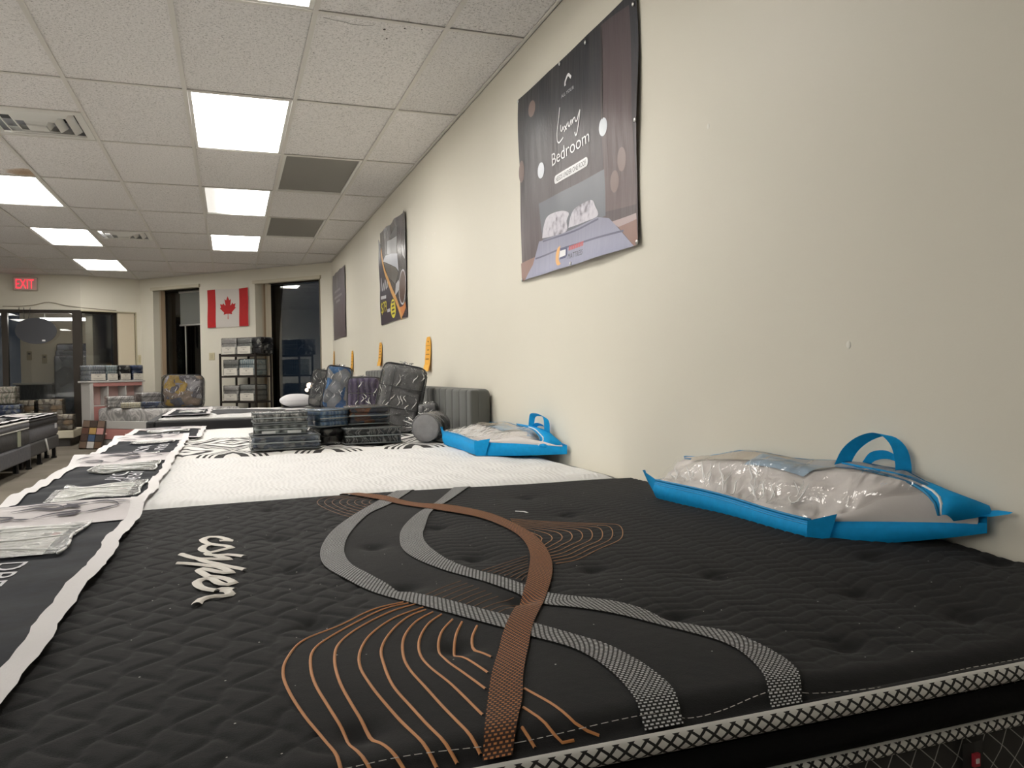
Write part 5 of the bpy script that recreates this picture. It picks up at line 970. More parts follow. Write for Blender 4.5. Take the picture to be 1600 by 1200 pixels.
# ------------------------------------------------------------------ blue zip bags with folded white bedding
M_BLUE=plain('blue_nonwoven',(.003,.30,.66),.7,spec=.2,noise=.06,nscale=60,nbump=.2); M_BLUED=plain('blue_seam',(.005,.24,.50),.6)
M_DOWN=plain('white_bedding',(.72,.68,.655),.8,nbump=.4,nscale=30); M_PVC=film('clear_pvc',(.97,.97,.97),.05,.06,wr=.55,wscale=9,haze=.03)
M_ZIP=plain('zip_white',(.75,.75,.73),.4)
def V2(a,b_,t): return (a[0]+(b_[0]-a[0])*t,a[1]+(b_[1]-a[1])*t)
def blue_bag(label,A,Bf,D,T,zb,bl,zf,zt,ztaper,group,handles,flap_u,flap,crinkle=True,rs=.028,tap=(.75,.72,.82)):
    """A far front corner, Bf near front corner, D far back, T near back tip (plan); zb bottom, bl lift of the near back corner"""
    t=thing('bedding_bag',label,'bag',(Bf[0],Bf[1],zb),0,group)
    def XY(u,v): return V2(V2(A,Bf,u),V2(D,T,u),v)
    bot=lambda u,v: zb+bl*u*v**1.5
    rim=lambda u,v: zf+rs*u*v+.004*math.sin(u*5)
    def top(u,v):
        s=min(1,v/.75); s=s*s*(3-2*s)*.75+.25*math.sin(min(1,v)*math.pi/2)
        tp=zt*(1-ztaper*(1-sm(0,.35,u)))*float(1-tap[0]*sm(tap[1],1.0,v)*sm(tap[2],.99,u))
        e=1-.22*float(sm(.93,1.0,u))**2
        return float(rim(u,v)+(tp)*s*e+.004*math.sin(u*17+v*9)+.003*math.sin(v*21-u*8))
    bulge=lambda k: .012*math.sin(k*math.pi)
    # tray: front, far end, near end panels, floor
    nfx,nfy=(Bf[1]-A[1]),-(Bf[0]-A[0]); L_=math.hypot(nfx,nfy); nfx/=L_; nfy/=L_
    if nfx>0: nfx,nfy=-nfx,-nfy
    def front(u,k):
        p=XY(u,0); z=bot(u,0)+(rim(u,0)-bot(u,0))*k; o=bulge(k)+.004*math.sin(u*9)
        return (p[0]+nfx*o,p[1]+nfy*o,z)
    b=B(); b.grid([[front(u,k) for k in np.linspace(0,1,7)] for u in np.linspace(0,1,25)]); b.build('tray_front',M_BLUE,t,True,smooth=True,recalc=False)
    hem=B(); hem.tube([tuple(Vector(front(u,1))+Vector((nfx*.002,nfy*.002,0))) for u in np.linspace(0,1,25)],.0032,6); hem.build('tray_hem',M_BLUED,t,True,smooth=True,recalc=False)
    for k_ in (.80,.88):
        hem=B(); hem.tube([tuple(Vector(front(u,k_))+Vector((nfx*.0006,nfy*.0006,0))) for u in np.linspace(0,1,25)],.0009,4); hem.build('hem_stitching',M_BLUED,t,True,recalc=False)
    def near(v,k):
        p=XY(1,v); z=bot(1,v)+(rim(1,v)-bot(1,v))*k; o=.012*math.sin(k*math.pi)*math.sin(v*math.pi)
        return (p[0]-o*.3,p[1]-o,z)
    b=B(); b.grid([[near(v,k) for k in np.linspace(0,1,6)] for v in np.linspace(0,1,14)]); b.build('tray_end',M_BLUE,t,True,smooth=True,recalc=False)
    b=B(); b.grid([[(*XY(0,v),bot(0,v)+(rim(0,v)-bot(0,v))*k) for k in np.linspace(0,1,5)] for v in np.linspace(0,1,8)]); b.build('tray_end',M_BLUE,t,True,smooth=True,recalc=False)
    b=B(); b.grid([[(*XY(u,1),bot(u,1)+(top(u,1)-bot(u,1))*k) for k in np.linspace(0,1,5)] for u in np.linspace(0,1,12)]); b.build('tray_back',M_BLUE,t,True,smooth=True,recalc=False)
    b=B(); b.grid([[(*XY(u,v),bot(u,v)) for v in np.linspace(0,1,6)] for u in np.linspace(0,1,10)]); b.build('tray_floor',M_BLUE,t,True,smooth=True,recalc=False)
    # flared folded corners
    a=Vector(front(1,0)); c=Vector(front(1,1)); n_=Vector(near(.16,1)); n0=Vector(near(.10,.0))
    b=B(); b.grid([[a.lerp(n0,s)+Vector((-.004,-.004,0)) for s in (-.15,.5,1)],[a.lerp(c,.5).lerp(n0.lerp(n_,.5),s)+Vector((-.010,-.008,0)) for s in (-.15,.5,1)],[c.lerp(n_,s)+Vector((-.008,-.010,.002+.014*s)) for s in (-.15,.5,1)]]); b.build('corner_fold',M_BLUE,t,True,smooth=True,recalc=False)
    a=Vector(front(0,0)); c=Vector(front(0,1)); dv=Vector((A[0]-Bf[0],A[1]-Bf[1],0)).normalized()
    b=B(); b.grid([[a,a+dv*.012+Vector((0,0,.012)),a+dv*.02+Vector((.01,0,.02))],[a.lerp(c,.6),a.lerp(c,.6)+dv*.055+Vector((0,0,.012)),a.lerp(c,.6)+dv*.07+Vector((.015,0,.012))],[c,c+dv*.085+Vector((0,0,.020)),c+dv*.10+Vector((.018,0,.018))]]); b.build('corner_fold',M_BLUE,t,True,smooth=True,recalc=False)
    # white bedding inside, then clear cover
    ins=lambda u,v: top(u,v)-.006
    uu=np.linspace(0.01,.995,40); vv=np.linspace(.0,1,22)
    b=B(); rows=[]
    for u in uu:
        r_=[]
        for v in vv:
            p=XY(u,.03+.94*v); pl=.010*abs(math.sin(u*40+v*3))*(1-v) if crinkle else 0
            r_.append((p[0],p[1],ins(u,v)-.003-pl*.3))
        r_=[(r_[0][0],r_[0][1],bot(u,0)+.012)]+r_; rows.append(r_)
    b.grid(rows); ib=b.build('folded_bedding',M_DOWN,t,True,smooth=True,recalc=False)
    b=B(); b.grid([[(*XY(u,v),top(u,v)+.0035*math.sin(u*70+v*28+2*math.sin(u*13))*(1-v)**1.5) for v in np.linspace(0,1,26)] for u in np.linspace(0,.99,150)]); b.build('clear_cover',M_PVC,t,True,smooth=True,recalc=False)
    cl_=lambda v,k,o: (XY(1,v)[0]-o*.3,XY(1,v)[1]-o,rim(1,v)-.004+(top(1,v)-rim(1,v)+.004)*k)
    b=B(); b.grid([[cl_(v,k,.004*math.sin(k*math.pi)) for k in np.linspace(0,.98,6)] for v in np.linspace(0,.95,16)]); b.build('bedding_side',M_DOWN,ib,True,smooth=True,recalc=False)
    # glare along the front film's wrinkles, painted as near-white strands
    for k in range(36):
        u0=.03+.022*k+random.uniform(-.012,.012)
        if u0>flap_u-.10: break
        v0=random.uniform(.03,.28); v1=v0+random.uniform(.12,.34); sl=random.uniform(.05,.10); wv_=random.uniform(-.012,.012)
        q_=[(u0+sl*s+wv_*math.sin(s*6),v0+(v1-v0)*(1-s)) for s in np.linspace(0,1,7)]
        b=B(); b.tube([(*XY(u,v),top(u,v)+.0025) for u,v in q_],[.0003+(.0006+.0007*(k%3))*math.sin(math.pi*i/6) for i in range(7)],4); b.build('film_crease_glint',SEAM_GLINT,t,True,smooth=True,recalc=False)
    # paper insert under the cover: beige part and blue picture
    for (u0,u1,v0,v1,mt) in ((.10,.52,.62,.98,plain('insert_beige',(.58,.52,.43),.6)),(.42,.68,.52,.80,plain('insert_blue',(.36,.47,.57),.6)),(.52,flap_u-.02,.80,.98,plain('insert_grey',(.50,.51,.52),.6))):
        b=B(); b.grid([[(*XY(u,v),top(u,v)-.002) for v in np.linspace(v0,v1,8)] for u in np.linspace(u0,u1,8)]); b.build('insert_card',mt,t,True,smooth=True,recalc=False)
    # blue end flap with zip
    bl_,ou_=flap; Bc=resamp(bl_,15); Oc=resamp(ou_,15)
    b=B(); b.grid([[tuple(Bc[i]+(Oc[i]-Bc[i])*k+np.array((-.012,-.012,.010))*math.sin(k*math.pi)) for k in np.linspace(0,1,8)] for i in range(15)]); b.build('end_flap',M_BLUE,t,True,smooth=True,recalc=False)
    b=B(); b.tube([tuple(q+np.array((-.002,-.002,.002))) for q in Bc],.003,5); b.build('flap_hem',M_BLUED,t,True,smooth=True,recalc=False)
    zp=[Bc[i]+(Oc[i]-Bc[i])*.16+np.array((-.004,-.005,.005)) for i in range(5,15)]
    b=B(); b.tube([tuple(q) for q in zp],.0032,5); b.build('zip',M_ZIP,t,True,smooth=True,recalc=False)
    tip=Vector(ou_[-2]); b=B(); b.grid([[tip+Vector((-.030,.035,-.012)),tip+Vector((-.004,.03,-.002))],[tip+Vector((-.022,.0,-.008)),tip+Vector((0.0,.0,.003))],[tip+Vector((-.010,-.030,.001)),tip+Vector((.0,-.03,.004))]]); b.build('flap_tip',M_BLUE,t,True,smooth=True,recalc=False)
    for pts,wv in handles:
        q_=crom(pts,.008); b=B(); n=len(q_); rows=[]
        for i,p in enumerate(q_):
            w=Vector(wv); rows.append([tuple(Vector(p)+w*k+Vector((0,0,.0))) for k in (-.5,-.17,.17,.5)])
        b.grid(rows); b.build('handle',M_BLUE,t,True,smooth=True,recalc=False)
    return t
blue_bag('larger blue and clear zip bag of white bedding with looped handle on the black mattress',(1.21,2.095),(1.21,1.418),(1.385,2.22),(1.392,1.135),.606,.060,.662,.088,.45,'blue zip bags of folded bedding',
  [([(1.37,1.505,.752),(1.372,1.475,.80),(1.376,1.430,.832),(1.384,1.385,.843),(1.390,1.352,.822),(1.390,1.337,.785),(1.386,1.333,.745)],(-.020,.026,.006)),
   ([(1.40,1.46,.762),(1.396,1.43,.788),(1.396,1.385,.796),(1.396,1.35,.782),(1.394,1.335,.752)],(-.006,.006,.020))],.90,DATA['flap1'])
blue_bag('smaller blue and clear zip bag of white bedding on the white mattress',(1.10,4.20),(1.095,3.56),(1.385,4.32),(1.395,3.19),.602,.026,.674,.050,.3,'blue zip bags of folded bedding',
  [([(1.37,3.565,.715),(1.372,3.56,.760),(1.372,3.535,.786),(1.374,3.44,.788),(1.376,3.385,.77),(1.376,3.375,.715)],(-.02,.022,.014)),
   ([(1.375,3.55,.722),(1.376,3.50,.742),(1.378,3.42,.740),(1.378,3.38,.722)],(-.012,.012,.014))],.90,DATA['flap2'],rs=-.006,tap=(1.0,.42,.70))
# ------------------------------------------------------------------ packed bedding: clear cubes, bags and rolls
M_WRAP=film('clear_wrap',(.98,.98,.98),.03,.10,wr=.5,wscale=16,haze=0); M_WRAP2=film('crinkled_wrap',(.98,.98,.98),.04,.10,wr=.9,wscale=20,haze=0)
CARD=plain('label_card',(.66,.63,.56),.6); CTX=plain('label_print',(.30,.28,.25),.7)
PR={ 'bluegrey':print_voronoi('print_bluegrey',[(.14,.18,.26),(.28,.33,.41),(.42,.44,.46),(.18,.22,.29)],30,stretch=(1,3,1)),
 'silver':print_swirl('print_silver',[(.09,.09,.09),(.42,.42,.40),(.18,.19,.18),(.66,.66,.64)],5,7),
 'greengrey':print_swirl('print_greengrey',[(.09,.10,.10),(.20,.23,.22),(.34,.37,.36)],6,5),
 'steelblue':print_swirl('print_steelblue',[(.07,.14,.26),(.16,.25,.38),(.28,.38,.45),(.10,.19,.33)],6,4),
 'darkleaf':print_voronoi('print_darkleaf',[(.03,.03,.03),(.08,.08,.075),(.20,.20,.18),(.05,.055,.05)],26),
 'blackfeather':print_swirl('print_blackfeather',[(.018,.022,.024),(.03,.035,.037),(.30,.31,.30),(.02,.024,.026)],7,16),
 'orangefloral':print_voronoi('print_orangefloral',[(.03,.035,.07),(.40,.13,.03),(.05,.055,.09),(.25,.08,.03),(.10,.10,.11)],20),
 'pebble':print_voronoi('print_pebble',[(.05,.055,.06),(.22,.22,.21),(.12,.125,.13),(.34,.33,.31),(.08,.085,.09)],16),
 'bluewhite':print_voronoi('print_bluewhite',[(.06,.22,.58),(.50,.53,.58),(.12,.32,.68),(.30,.33,.36),(.60,.60,.60)],9),
 'purple':print_swirl('print_purple',[(.035,.02,.07),(.075,.045,.13),(.14,.11,.20)],7,4),
 'quiltgrey':plain('quilt_grey',(.20,.20,.205),.55,noise=.25,nscale=14),
 'yellowgrey':print_voronoi('print_yellowgrey',[(.52,.33,.04),(.19,.18,.20),(.40,.38,.40),(.13,.12,.14),(.10,.12,.17),(.30,.22,.16)],9,distort=3),
 'greyswirl':print_swirl('print_greyswirl',[(.24,.235,.23),(.50,.48,.47),(.28,.27,.265),(.56,.54,.53)],2.2,16),
 'cream':print_swirl('print_cream',[(.60,.56,.44),(.52,.47,.33),(.66,.64,.58)],8,5),
 'blueprint':print_voronoi('print_blueprint',[(.10,.15,.28),(.30,.34,.40),(.07,.10,.20),(.48,.48,.48)],18),
 'brickbrown':print_voronoi('print_brickbrown',[(.38,.27,.16),(.16,.12,.09),(.50,.43,.32),(.26,.22,.18),(.58,.52,.42)],14),
 'floral':print_swirl('print_floral',[(.18,.20,.15),(.50,.47,.40),(.25,.18,.12),(.62,.60,.55)],6,12),
 'lightgrey':plain('pack_lightgrey',(.47,.455,.44),.6,noise=.12,nscale=30),'midgrey':plain('pack_midgrey',(.27,.275,.265),.6,noise=.15,nscale=30),
 'zigblue':print_swirl('print_zigblue',[(.16,.19,.25),(.50,.50,.48),(.20,.25,.33),(.40,.42,.43)],9,6),'navyprint':print_voronoi('print_navyprint',[(.05,.09,.22),(.12,.17,.33),(.30,.33,.38)],22),
 'blackwhite':print_voronoi('print_blackwhite',[(.02,.02,.025),(.40,.40,.38),(.05,.05,.06)],24),'teal':print_swirl('print_teal',[(.24,.32,.35),(.36,.42,.44),(.46,.50,.50)],8,5)}
def pack(loc,rz,w,d,h,mat,label,group,card=None,trim=False,wrap=True,layers=3,name='bedding_pack',cat='bedding pack'):
    t=thing(name,label,cat,loc,rz,group); m=PR[mat]; e=.006
    b=B(); hh=(h-2*e)/layers
    for k in range(layers): b.rbox(-w/2+e,w/2-e,-d/2+e,d/2-e,e+hh*k+.0006,e+hh*(k+1)-.0006,min(.018,hh*.45),2)
    b.build('folded_bedding',m,t,smooth=True)
    if wrap:
        b=B(); b.rbox(-w/2,w/2,-d/2,d/2,.0005,h,.012,2,puff=.002); b.build('clear_wrap',M_WRAP,t,smooth=True)
    if trim:
        for z in (h*.08,h*.92):
            b=B(); b.tube([(-w/2,-d/2,z),(w/2,-d/2,z),(w/2,d/2,z),(-w/2,d/2,z)],.0045,6,closed=True); b.build('seam_piping',plain('pack_piping',(.10,.11,.11),.5),t,smooth=True)
        b=B(); b.tube([(-w/2-.001,-d/2-.001,h*.5),(w/2+.001,-d/2-.001,h*.5),(w/2+.001,d/2,h*.5)],.004,6); b.build('zip',plain('pack_zip',(.22,.24,.24),.5),t,smooth=True)
    if card:
        u0,u1,v0,v1=card; b=B(); b.box(-w/2+w*u0,-w/2+w*u1,-d/2-.005,-d/2-.002,h*v0,h*v1); b.build('label_card',CARD,t)
        b=B()
        for (a0,a1,c0,c1) in ((.28,.72,.80,.86),(.44,.56,.55,.66),(.15,.85,.28,.31),(.2,.8,.18,.21)):
            b.box(-w/2+w*(u0+(u1-u0)*a0),-w/2+w*(u0+(u1-u0)*a1),-d/2-.0062,-d/2-.0051,h*(v0+(v1-v0)*c0),h*(v0+(v1-v0)*c1))
        b.build('label_print',CTX,t)
    return t
ZB=.602; g='packed bedding on the zigzag mattress'
pack((.265,4.43,ZB),.02,.35,.27,.082,'bluegrey','grey blue flat bedding pack at the bottom left of the front stack',g,trim=True,layers=2)
pack((.245,4.44,ZB+.083),-.03,.275,.26,.058,'greengrey','grey green flat pack with pale tabs, middle of the front left stack',g,trim=True,layers=2)
pack((.240,4.44,ZB+.142),.03,.270,.26,.058,'silver','shiny silver patterned flat pack on top of the front left stack',g,trim=True,layers=2)
for x in (.18,.31):
    b=B(); b.box(x-.035,x+.035,4.305,4.309,ZB+.09,ZB+.104); o=b.build('pale_tab',plain('tab_grey',(.40,.41,.40),.5),[q for q in COL.objects if q.get('label','').startswith('grey green flat pack')][0],True)
pack((.515,4.62,ZB),.35,.16,.22,.095,'darkleaf','dark leaf patterned pack under the steel blue pack',g,layers=2)
pack((.500,4.62,ZB+.096),.45,.20,.24,.105,'steelblue','steel blue pack on top, right of the silver pack',g,trim=True,layers=3)
pack((.745,4.53,ZB),.0,.315,.26,.098,'blackfeather','black pack with white feather print beside the grey roll',g,trim=True,layers=2)
pack((.745,4.62,ZB+.10),.02,.235,.20,.112,'orangefloral','clear cube of navy and orange floral bedding on the black feather pack',g,trim=True,layers=3)
def bagged(loc,rz,tilt,w,d,h,mat,label,group,quilt_=0,knot=True,trim=True,name='comforter_bag'):
    """tall clear zipped bag with a soft comforter, leaning by tilt (about x, then y)"""
    t=thing(name,label,'bagged bedding',loc,rz,group)
    M=Matrix.Rotation(tilt[1],4,'Y')@Matrix.Rotation(tilt[0],4,'X')
    def lump(p):
        q_=quilt_*(abs(math.sin(p.x*22))*abs(math.sin(p.z*18)))
        n=1+.05*math.sin(p.x*23+p.z*17)+.04*math.sin(p.y*31+p.z*11)+q_
        return Vector((p.x*n,p.y*n,p.z*(1+.02*math.sin(p.x*30))))
    zmin=min((M@Vector((sx*w*.36,sy*d*.36,-.0))).z for sx in (-1,1) for sy in (-1,1))
    up_=Matrix.Translation((0,0,h/2))
    b=B(); b.ball((0,0,0),w/2*.93,d/2*.93,h/2*.96,32,22,.30,lump,M@up_); b.build('comforter',PR[mat],t,smooth=True)
    def wr(p): 
        n=1+.02*math.sin(p.x*40+p.z*31)+.02*math.sin(p.z*53+p.y*20)
        return Vector((p.x*n,p.y*n,p.z))
    b=B(); b.ball((0,0,0),w/2*1.02,d/2*1.02,h/2*1.0,32,22,.24,wr,M@up_); b.build('clear_wrap',M_WRAP2,t,smooth=True)
    if trim:
        for sy in (-1,1):
            pts=[(math.copysign(abs(math.cos(a))**.26,math.cos(a))*w/2*1.0,sy*d/2*.80,h/2+math.copysign(abs(math.sin(a))**.26,math.sin(a))*h/2*.985) for a in np.linspace(0,2*math.pi,33)[:-1]]
            b=B(); b.tube([M@Vector(p) for p in pts],.005,6,closed=True); b.build('bag_piping',plain('bag_piping',(.035,.035,.04),.5),t,smooth=True)
    if quilt_:
        for z in (h*.36,h*.66):
            b=B(); b.tube([M@Vector((x,-d/2*(1.035-.10*abs(x/w*2)**6),z)) for x in np.linspace(-w/2*.97,w/2*.97,9)],.0028,5); b.build('quilt_seam',plain('seam_dark',(.07,.07,.075),.6),t,smooth=True)
        b=B(); b.tube([M@Vector((-w*.20,-d/2*1.04,z)) for z in np.linspace(h*.06,h*.94,9)],.0028,5); b.build('quilt_seam',plain('seam_dark',(.07,.07,.075),.6),t,smooth=True)
    if knot:
        b=B()
        for k in range(5):
            a=k*1.3; b.tube([M@Vector((.012*math.cos(a),.012*math.sin(a),h*.985)),M@Vector((.03*math.cos(a+.4),.03*math.sin(a+.4),h*1.02)),M@Vector((.05*math.cos(a+.7),.03*math.sin(a),h*(1.035+.012*(k%2))))],[.010,.007,.002],5)
        b.build('wrap_gather',M_WRAP2,t,smooth=True)
    # highlights on folds of the plastic, put in as near-white strands
    for k in range(13):
        x=w*(-.45+.074*k); b=B(); z0=h*random.uniform(.25,.8); z1=z0+h*random.uniform(.08,.2)
        pts=[M@Vector((x+.012*math.sin(s*5+k),-d/2*1.03*(1-.12*abs(x/w*2)**3)+ (0.02 if s>.9 else 0),z0+(z1-z0)*s)) for s in np.linspace(0,1,6)]
        b.tube(pts,[.0005,.0022,.0035,.0025,.0018,.0005],4); b.build('wrap_crease_glint',SEAM_GLINT,t,smooth=True)
    return t
bagged((1.02,5.22,ZB),-.30,(-.04,.20),.29,.21,.46,'quiltgrey','tall silver grey quilted comforter in a shiny bag leaning before the headboards','bagged comforters on the beds',.03)
bagged((.96,6.10,.597),-.1,(-.05,.03),.26,.20,.375,'purple','purple bagged comforter between the silver bag and the blue bag','bagged comforters on the beds',.03)
bagged((1.00,8.30,.63),-.2,(-.05,.17),.26,.20,.455,'bluewhite','blue and white bagged comforter leaning beside the purple one','bagged comforters on the beds',0)
bagged((.92,8.98,.63),-.2,(-.05,.17),.24,.18,.42,'pebble','dark pebble patterned bagged comforter, farthest along the right beds','bagged comforters on the beds',0)
def pillow(loc,rx,ry,rz,label,mat=None,group='loose white pillows on the farthest bed'):
    t=thing('pillow',label,'pillow',loc,0,group); b=B(); b.ball((0,0,rz),rx,ry,rz,24,12,.6,lambda p:Vector((p.x,p.y,p.z*(1-.55*max(abs(p.x)/rx,abs(p.y)/ry)**3)))); b.build('cushion',mat or plain('pillow_white',(.68,.67,.69),.85,nbump=.3,nscale=20),t,smooth=True)
    b=B(); b.tube([(rx*.985*math.copysign(abs(math.cos(a))**.6,math.cos(a)),ry*.985*math.copysign(abs(math.sin(a))**.6,math.sin(a)),rz) for a in np.linspace(0,2*math.pi,29)[:-1]],.004,5,closed=True); b.build('edge_seam',plain('pillow_seam',(.55,.54,.56),.8),t,smooth=True); return t
pillow((.70,9.25,.632),.19,.17,.075,'white pillow lying on the farthest bed, left of the pebble bag')
pillow((1.08,8.72,.632),.14,.10,.10,'pale pillow squeezed between the blue bag and the purple bag')
def roll(c,ax,r,L,label,mat,group,knot=True,name='bedding_roll'):
    """rolled blanket lying down; c = centre of the near round end, ax = plan direction away"""
    t=thing(name,label,'bedding roll',(c[0],c[1],c[2]-r),0,group); a=Vector((ax[0],ax[1],0)).normalized(); s=Vector((-a.y,a.x,0)); n=28
    prof=[(0,.004,.0),(.55,.002,0),(.90,.0,0),(.985,.006,0),(1.01,.018,0),(1.02,.06,0),(1.0,L*.5,0),(1.03,L*.85,0),(.98,L*.95,0),(.8,L,0),(0,L*1.01,0)]
    b=B(); b.grid([[tuple(Vector(c)+a*d+(s*math.cos(k*2*math.pi/n)+Vector((0,0,1))*math.sin(k*2*math.pi/n))*r*q*(1+.015*math.sin(k*2+d*30))) for q,d,_ in prof] for k in range(n+1)]); b.build('rolled_blanket',mat,t,True,smooth=True,recalc=False)
    b=B(); b.tube([tuple(Vector(c)+a*.004+(s*math.cos(k*2*math.pi/n)+Vector((0,0,1))*math.sin(k*2*math.pi/n))*r*.99) for k in range(n)],.0035,6,closed=True); b.build('end_seam',plain('roll_seam',(.20,.195,.20),.7),t,True,smooth=True)
    b=B(); b.grid([[tuple(Vector(c)+a*d+(s*math.cos(k*2*math.pi/n)+Vector((0,0,1))*math.sin(k*2*math.pi/n))*(r*1.03+.004*math.sin(k*5+d*60))) for d in np.linspace(.01,L,8)] for k in range(n+1)]); b.build('clear_wrap',M_WRAP2,t,True,smooth=True,recalc=False)
    if knot:
        b=B(); c0=Vector(c)-s*(-r*1.0)+a*.08
        for k,(dx,dz) in enumerate(((-.07,.035),(-.085,.005),(-.05,.055),(-.065,-.02),(-.03,.05))):
            b.tube([c0+Vector((.01,0,.02)),c0+Vector((dx*.5,-.01*k,dz*.6+.01)),c0+Vector((dx,.01*k,dz))],[.022,.013,.003],6)
        b.build('wrap_gather',M_WRAP2,t,True,smooth=True)
        b=B()
        for k,(dx,dz) in enumerate(((-.075,.04),(-.06,.0),(-.045,.06))): b.tube([c0+Vector((.015,-.01,.0)),c0+Vector((dx*.6,-.02,dz*.7)),c0+Vector((dx,-.005,dz))],[.004,.003,.001],4)
        b.build('wrap_crease_glint',SEAM_GLINT,t,True,smooth=True)  # glare on the gathered plastic, painted as pale strands
    return t
M_ROLL=plain('roll_grey',(.27,.265,.27),.75,noise=.1,nscale=30,nbump=.15)
roll((1.04,4.40,.602+.081),(.50,.87),.080,.29,'grey rolled blanket in plastic with round end facing front, beside the blue bag',M_ROLL,'rolled blankets')
roll((1.16,5.02,.602+.10),(.35,.9),.085,.10,'second grey rolled blanket mostly hidden behind the front roll and silver bag',M_ROLL,'rolled blankets') if False else None
bagged((1.205,4.96,ZB),-.4,(.0,-.05),.12,.12,.20,'quiltgrey','small crumpled grey bag behind the grey roll, before the near headboard','bagged comforters on the beds',.02,trim=False)

# ------------------------------------------------------------------ mattresses across the aisle on the left
M_GB=plain('grey_side_knit',(.105,.105,.115),.8,noise=.15,nscale=25); M_GD=plain('dark_side_knit',(.05,.048,.05),.8,noise=.3,nscale=18); M_TOPD=plain('dark_top_knit',(.06,.06,.065),.8,noise=.6,nscale=14)
a_,HA=mattress('mattress','dark sided mattress with pale side strap across the aisle at the left edge',-4.06,-2.06,8.15,9.74,.302,.575,M_TOPD,M_GD,M_PWH,.003,side2=M_GB,nx=40,ny=30)
b=B(); b.box(-2.052,-2.045,9.17,9.29,.31,.465); b.build('side_strap',plain('strap_pale',(.30,.31,.23),.7),a_,True)
base(-4.05,-2.05,8.16,9.73,.30,'grey box spring on wheels under the dark sided mattress at the left edge',M_GB)
c_,HB=mattress('mattress','grey sided mattress with black edge across the aisle, second from the left edge',-4.10,-2.10,9.86,11.42,.290,.555,M_TOPD,M_GB,plain('piping_black',(.015,.015,.016),.7),.003,side2=plain('edge_black',(.014,.014,.016),.7),nx=40,ny=30)
b=B(); b.box(-2.093,-2.087,11.18,11.28,.38,.44); b.build('side_label',plain('label_pale',(.5,.5,.52),.6),c_,True)
u_=base(-4.09,-2.09,9.87,11.41,.288,'dark box spring on short legs under the grey sided mattress with black edge',plain('base_charcoal',(.05,.048,.048),.8,noise=.2,nscale=30))
b=B(); b.tube([(-2.085,10.62,.285),(-2.08,10.64,.23),(-2.082,10.72,.14),(-2.085,10.75,.09)],.012,6); b.build('loose_strap',M_PWH,u_,True,smooth=True)
for x,y in ((-2.13,9.98),(-2.13,10.5),(-2.13,11.3)): b=B(); b.box(x-.02,x+.02,y-.02,y+.02,0,.13); b.cyl((x,y),.032,0,.02,10); b.build('frame_leg',M_BLACK,u_,True)
def left_protector(label,h,y0,y1,xr,xl):
    t=thing('foot_protector',label,'protector',((xl+xr)/2,(y0+y1)/2,.57),0,'foot protectors on the mattresses')
    def s_(nm,xa,xb,ya,yb,m,d):
        b=B(); b.grid([[(xa+(xb-xa)*i/8,ya+(yb-ya)*k/14,float(h(np.clip(xa+(xb-xa)*i/8,-9,xr-.06),np.clip(ya+(yb-ya)*k/14,y0+.09,y1-.09)))+.006+d+.004*math.sin((ya+(yb-ya)*k/14)*17+i)) for k in range(15)] for i in range(9)]); b.build(nm,m,t,True,smooth=True,recalc=False)
    s_('navy_panel',xr-.03,xl,y0,y1,M_NAVY,0)
    s_('border_tape',xr,xr-.05,y0,y1,M_BORD,.004); s_('border_tape',xl+.05,xl,y0,y1,M_BORD,.004); s_('border_tape',xr,xl,y1-.07,y1,M_BORD,.005); s_('border_tape',xr,xl,y0,y0+.05,M_BORD,.005)
    s_('pale_panel',xr-.10,xl+.10,y0+(y1-y0)*.35,y0+(y1-y0)*.65,M_PALE,.006); s_('info_sheet',xr-.12,xl+.12,y0+(y1-y0)*.72,y0+(y1-y0)*.88,M_SHEET,.008)
left_protector('white edged protector on the dark sided mattress at the left edge',HA,8.20,9.70,-2.055,-2.55)
left_protector('white edged protector on the grey sided mattress, second from the left edge',HB,9.91,11.38,-2.095,-2.6)
# ------------------------------------------------------------------ display platform with packs before the storefront
t=thing('display_platform','low cream display platform before the storefront glass behind the left mattresses','platform',(-2.75,13.45,0))
b=B(); b.rbox(-3.7,-2.20,13.05,13.88,.12,.235,.01,2); b.build('deck',M_TRIM,t,True)
b=B(); b.box(-3.65,-2.26,13.12,13.85,0,.121); b.build('plinth',plain('plinth_dark',(.06,.055,.05),.7),t,True)
g='packed bedding on the low platform'
pack((-2.335,13.20,.237),0,.26,.26,.235,'brickbrown','brown patch print pack alone in front on the low platform',g)
pack((-2.58,13.62,.237),0,.30,.25,.20,'darkleaf','dark leaf print pack on the low platform under the right brown patch print pack',g)
pack((-2.58,13.62,.438),0,.34,.25,.255,'brickbrown','brown patch print pack, upper right of the two stacked by the glass',g)
pack((-2.93,13.62,.237),0,.30,.25,.20,'bluegrey','blue grey pack on the low platform under the left brown patch print pack',g)
pack((-2.93,13.62,.438),0,.29,.25,.245,'brickbrown','brown patch print pack, upper left of the two stacked by the glass',g)
pack((-3.05,13.24,.237),0,.42,.28,.20,'greyswirl','grey swirl pack on the low platform below the blue swirl pack',g)
pack((-3.08,13.22,.438),0,.40,.28,.20,'navyprint','blue and white swirl pack on the low platform under the floral pack',g)
pack((-3.14,13.24,.639),0,.40,.28,.26,'floral','pale floral pack on top of the stack at the left edge',g)
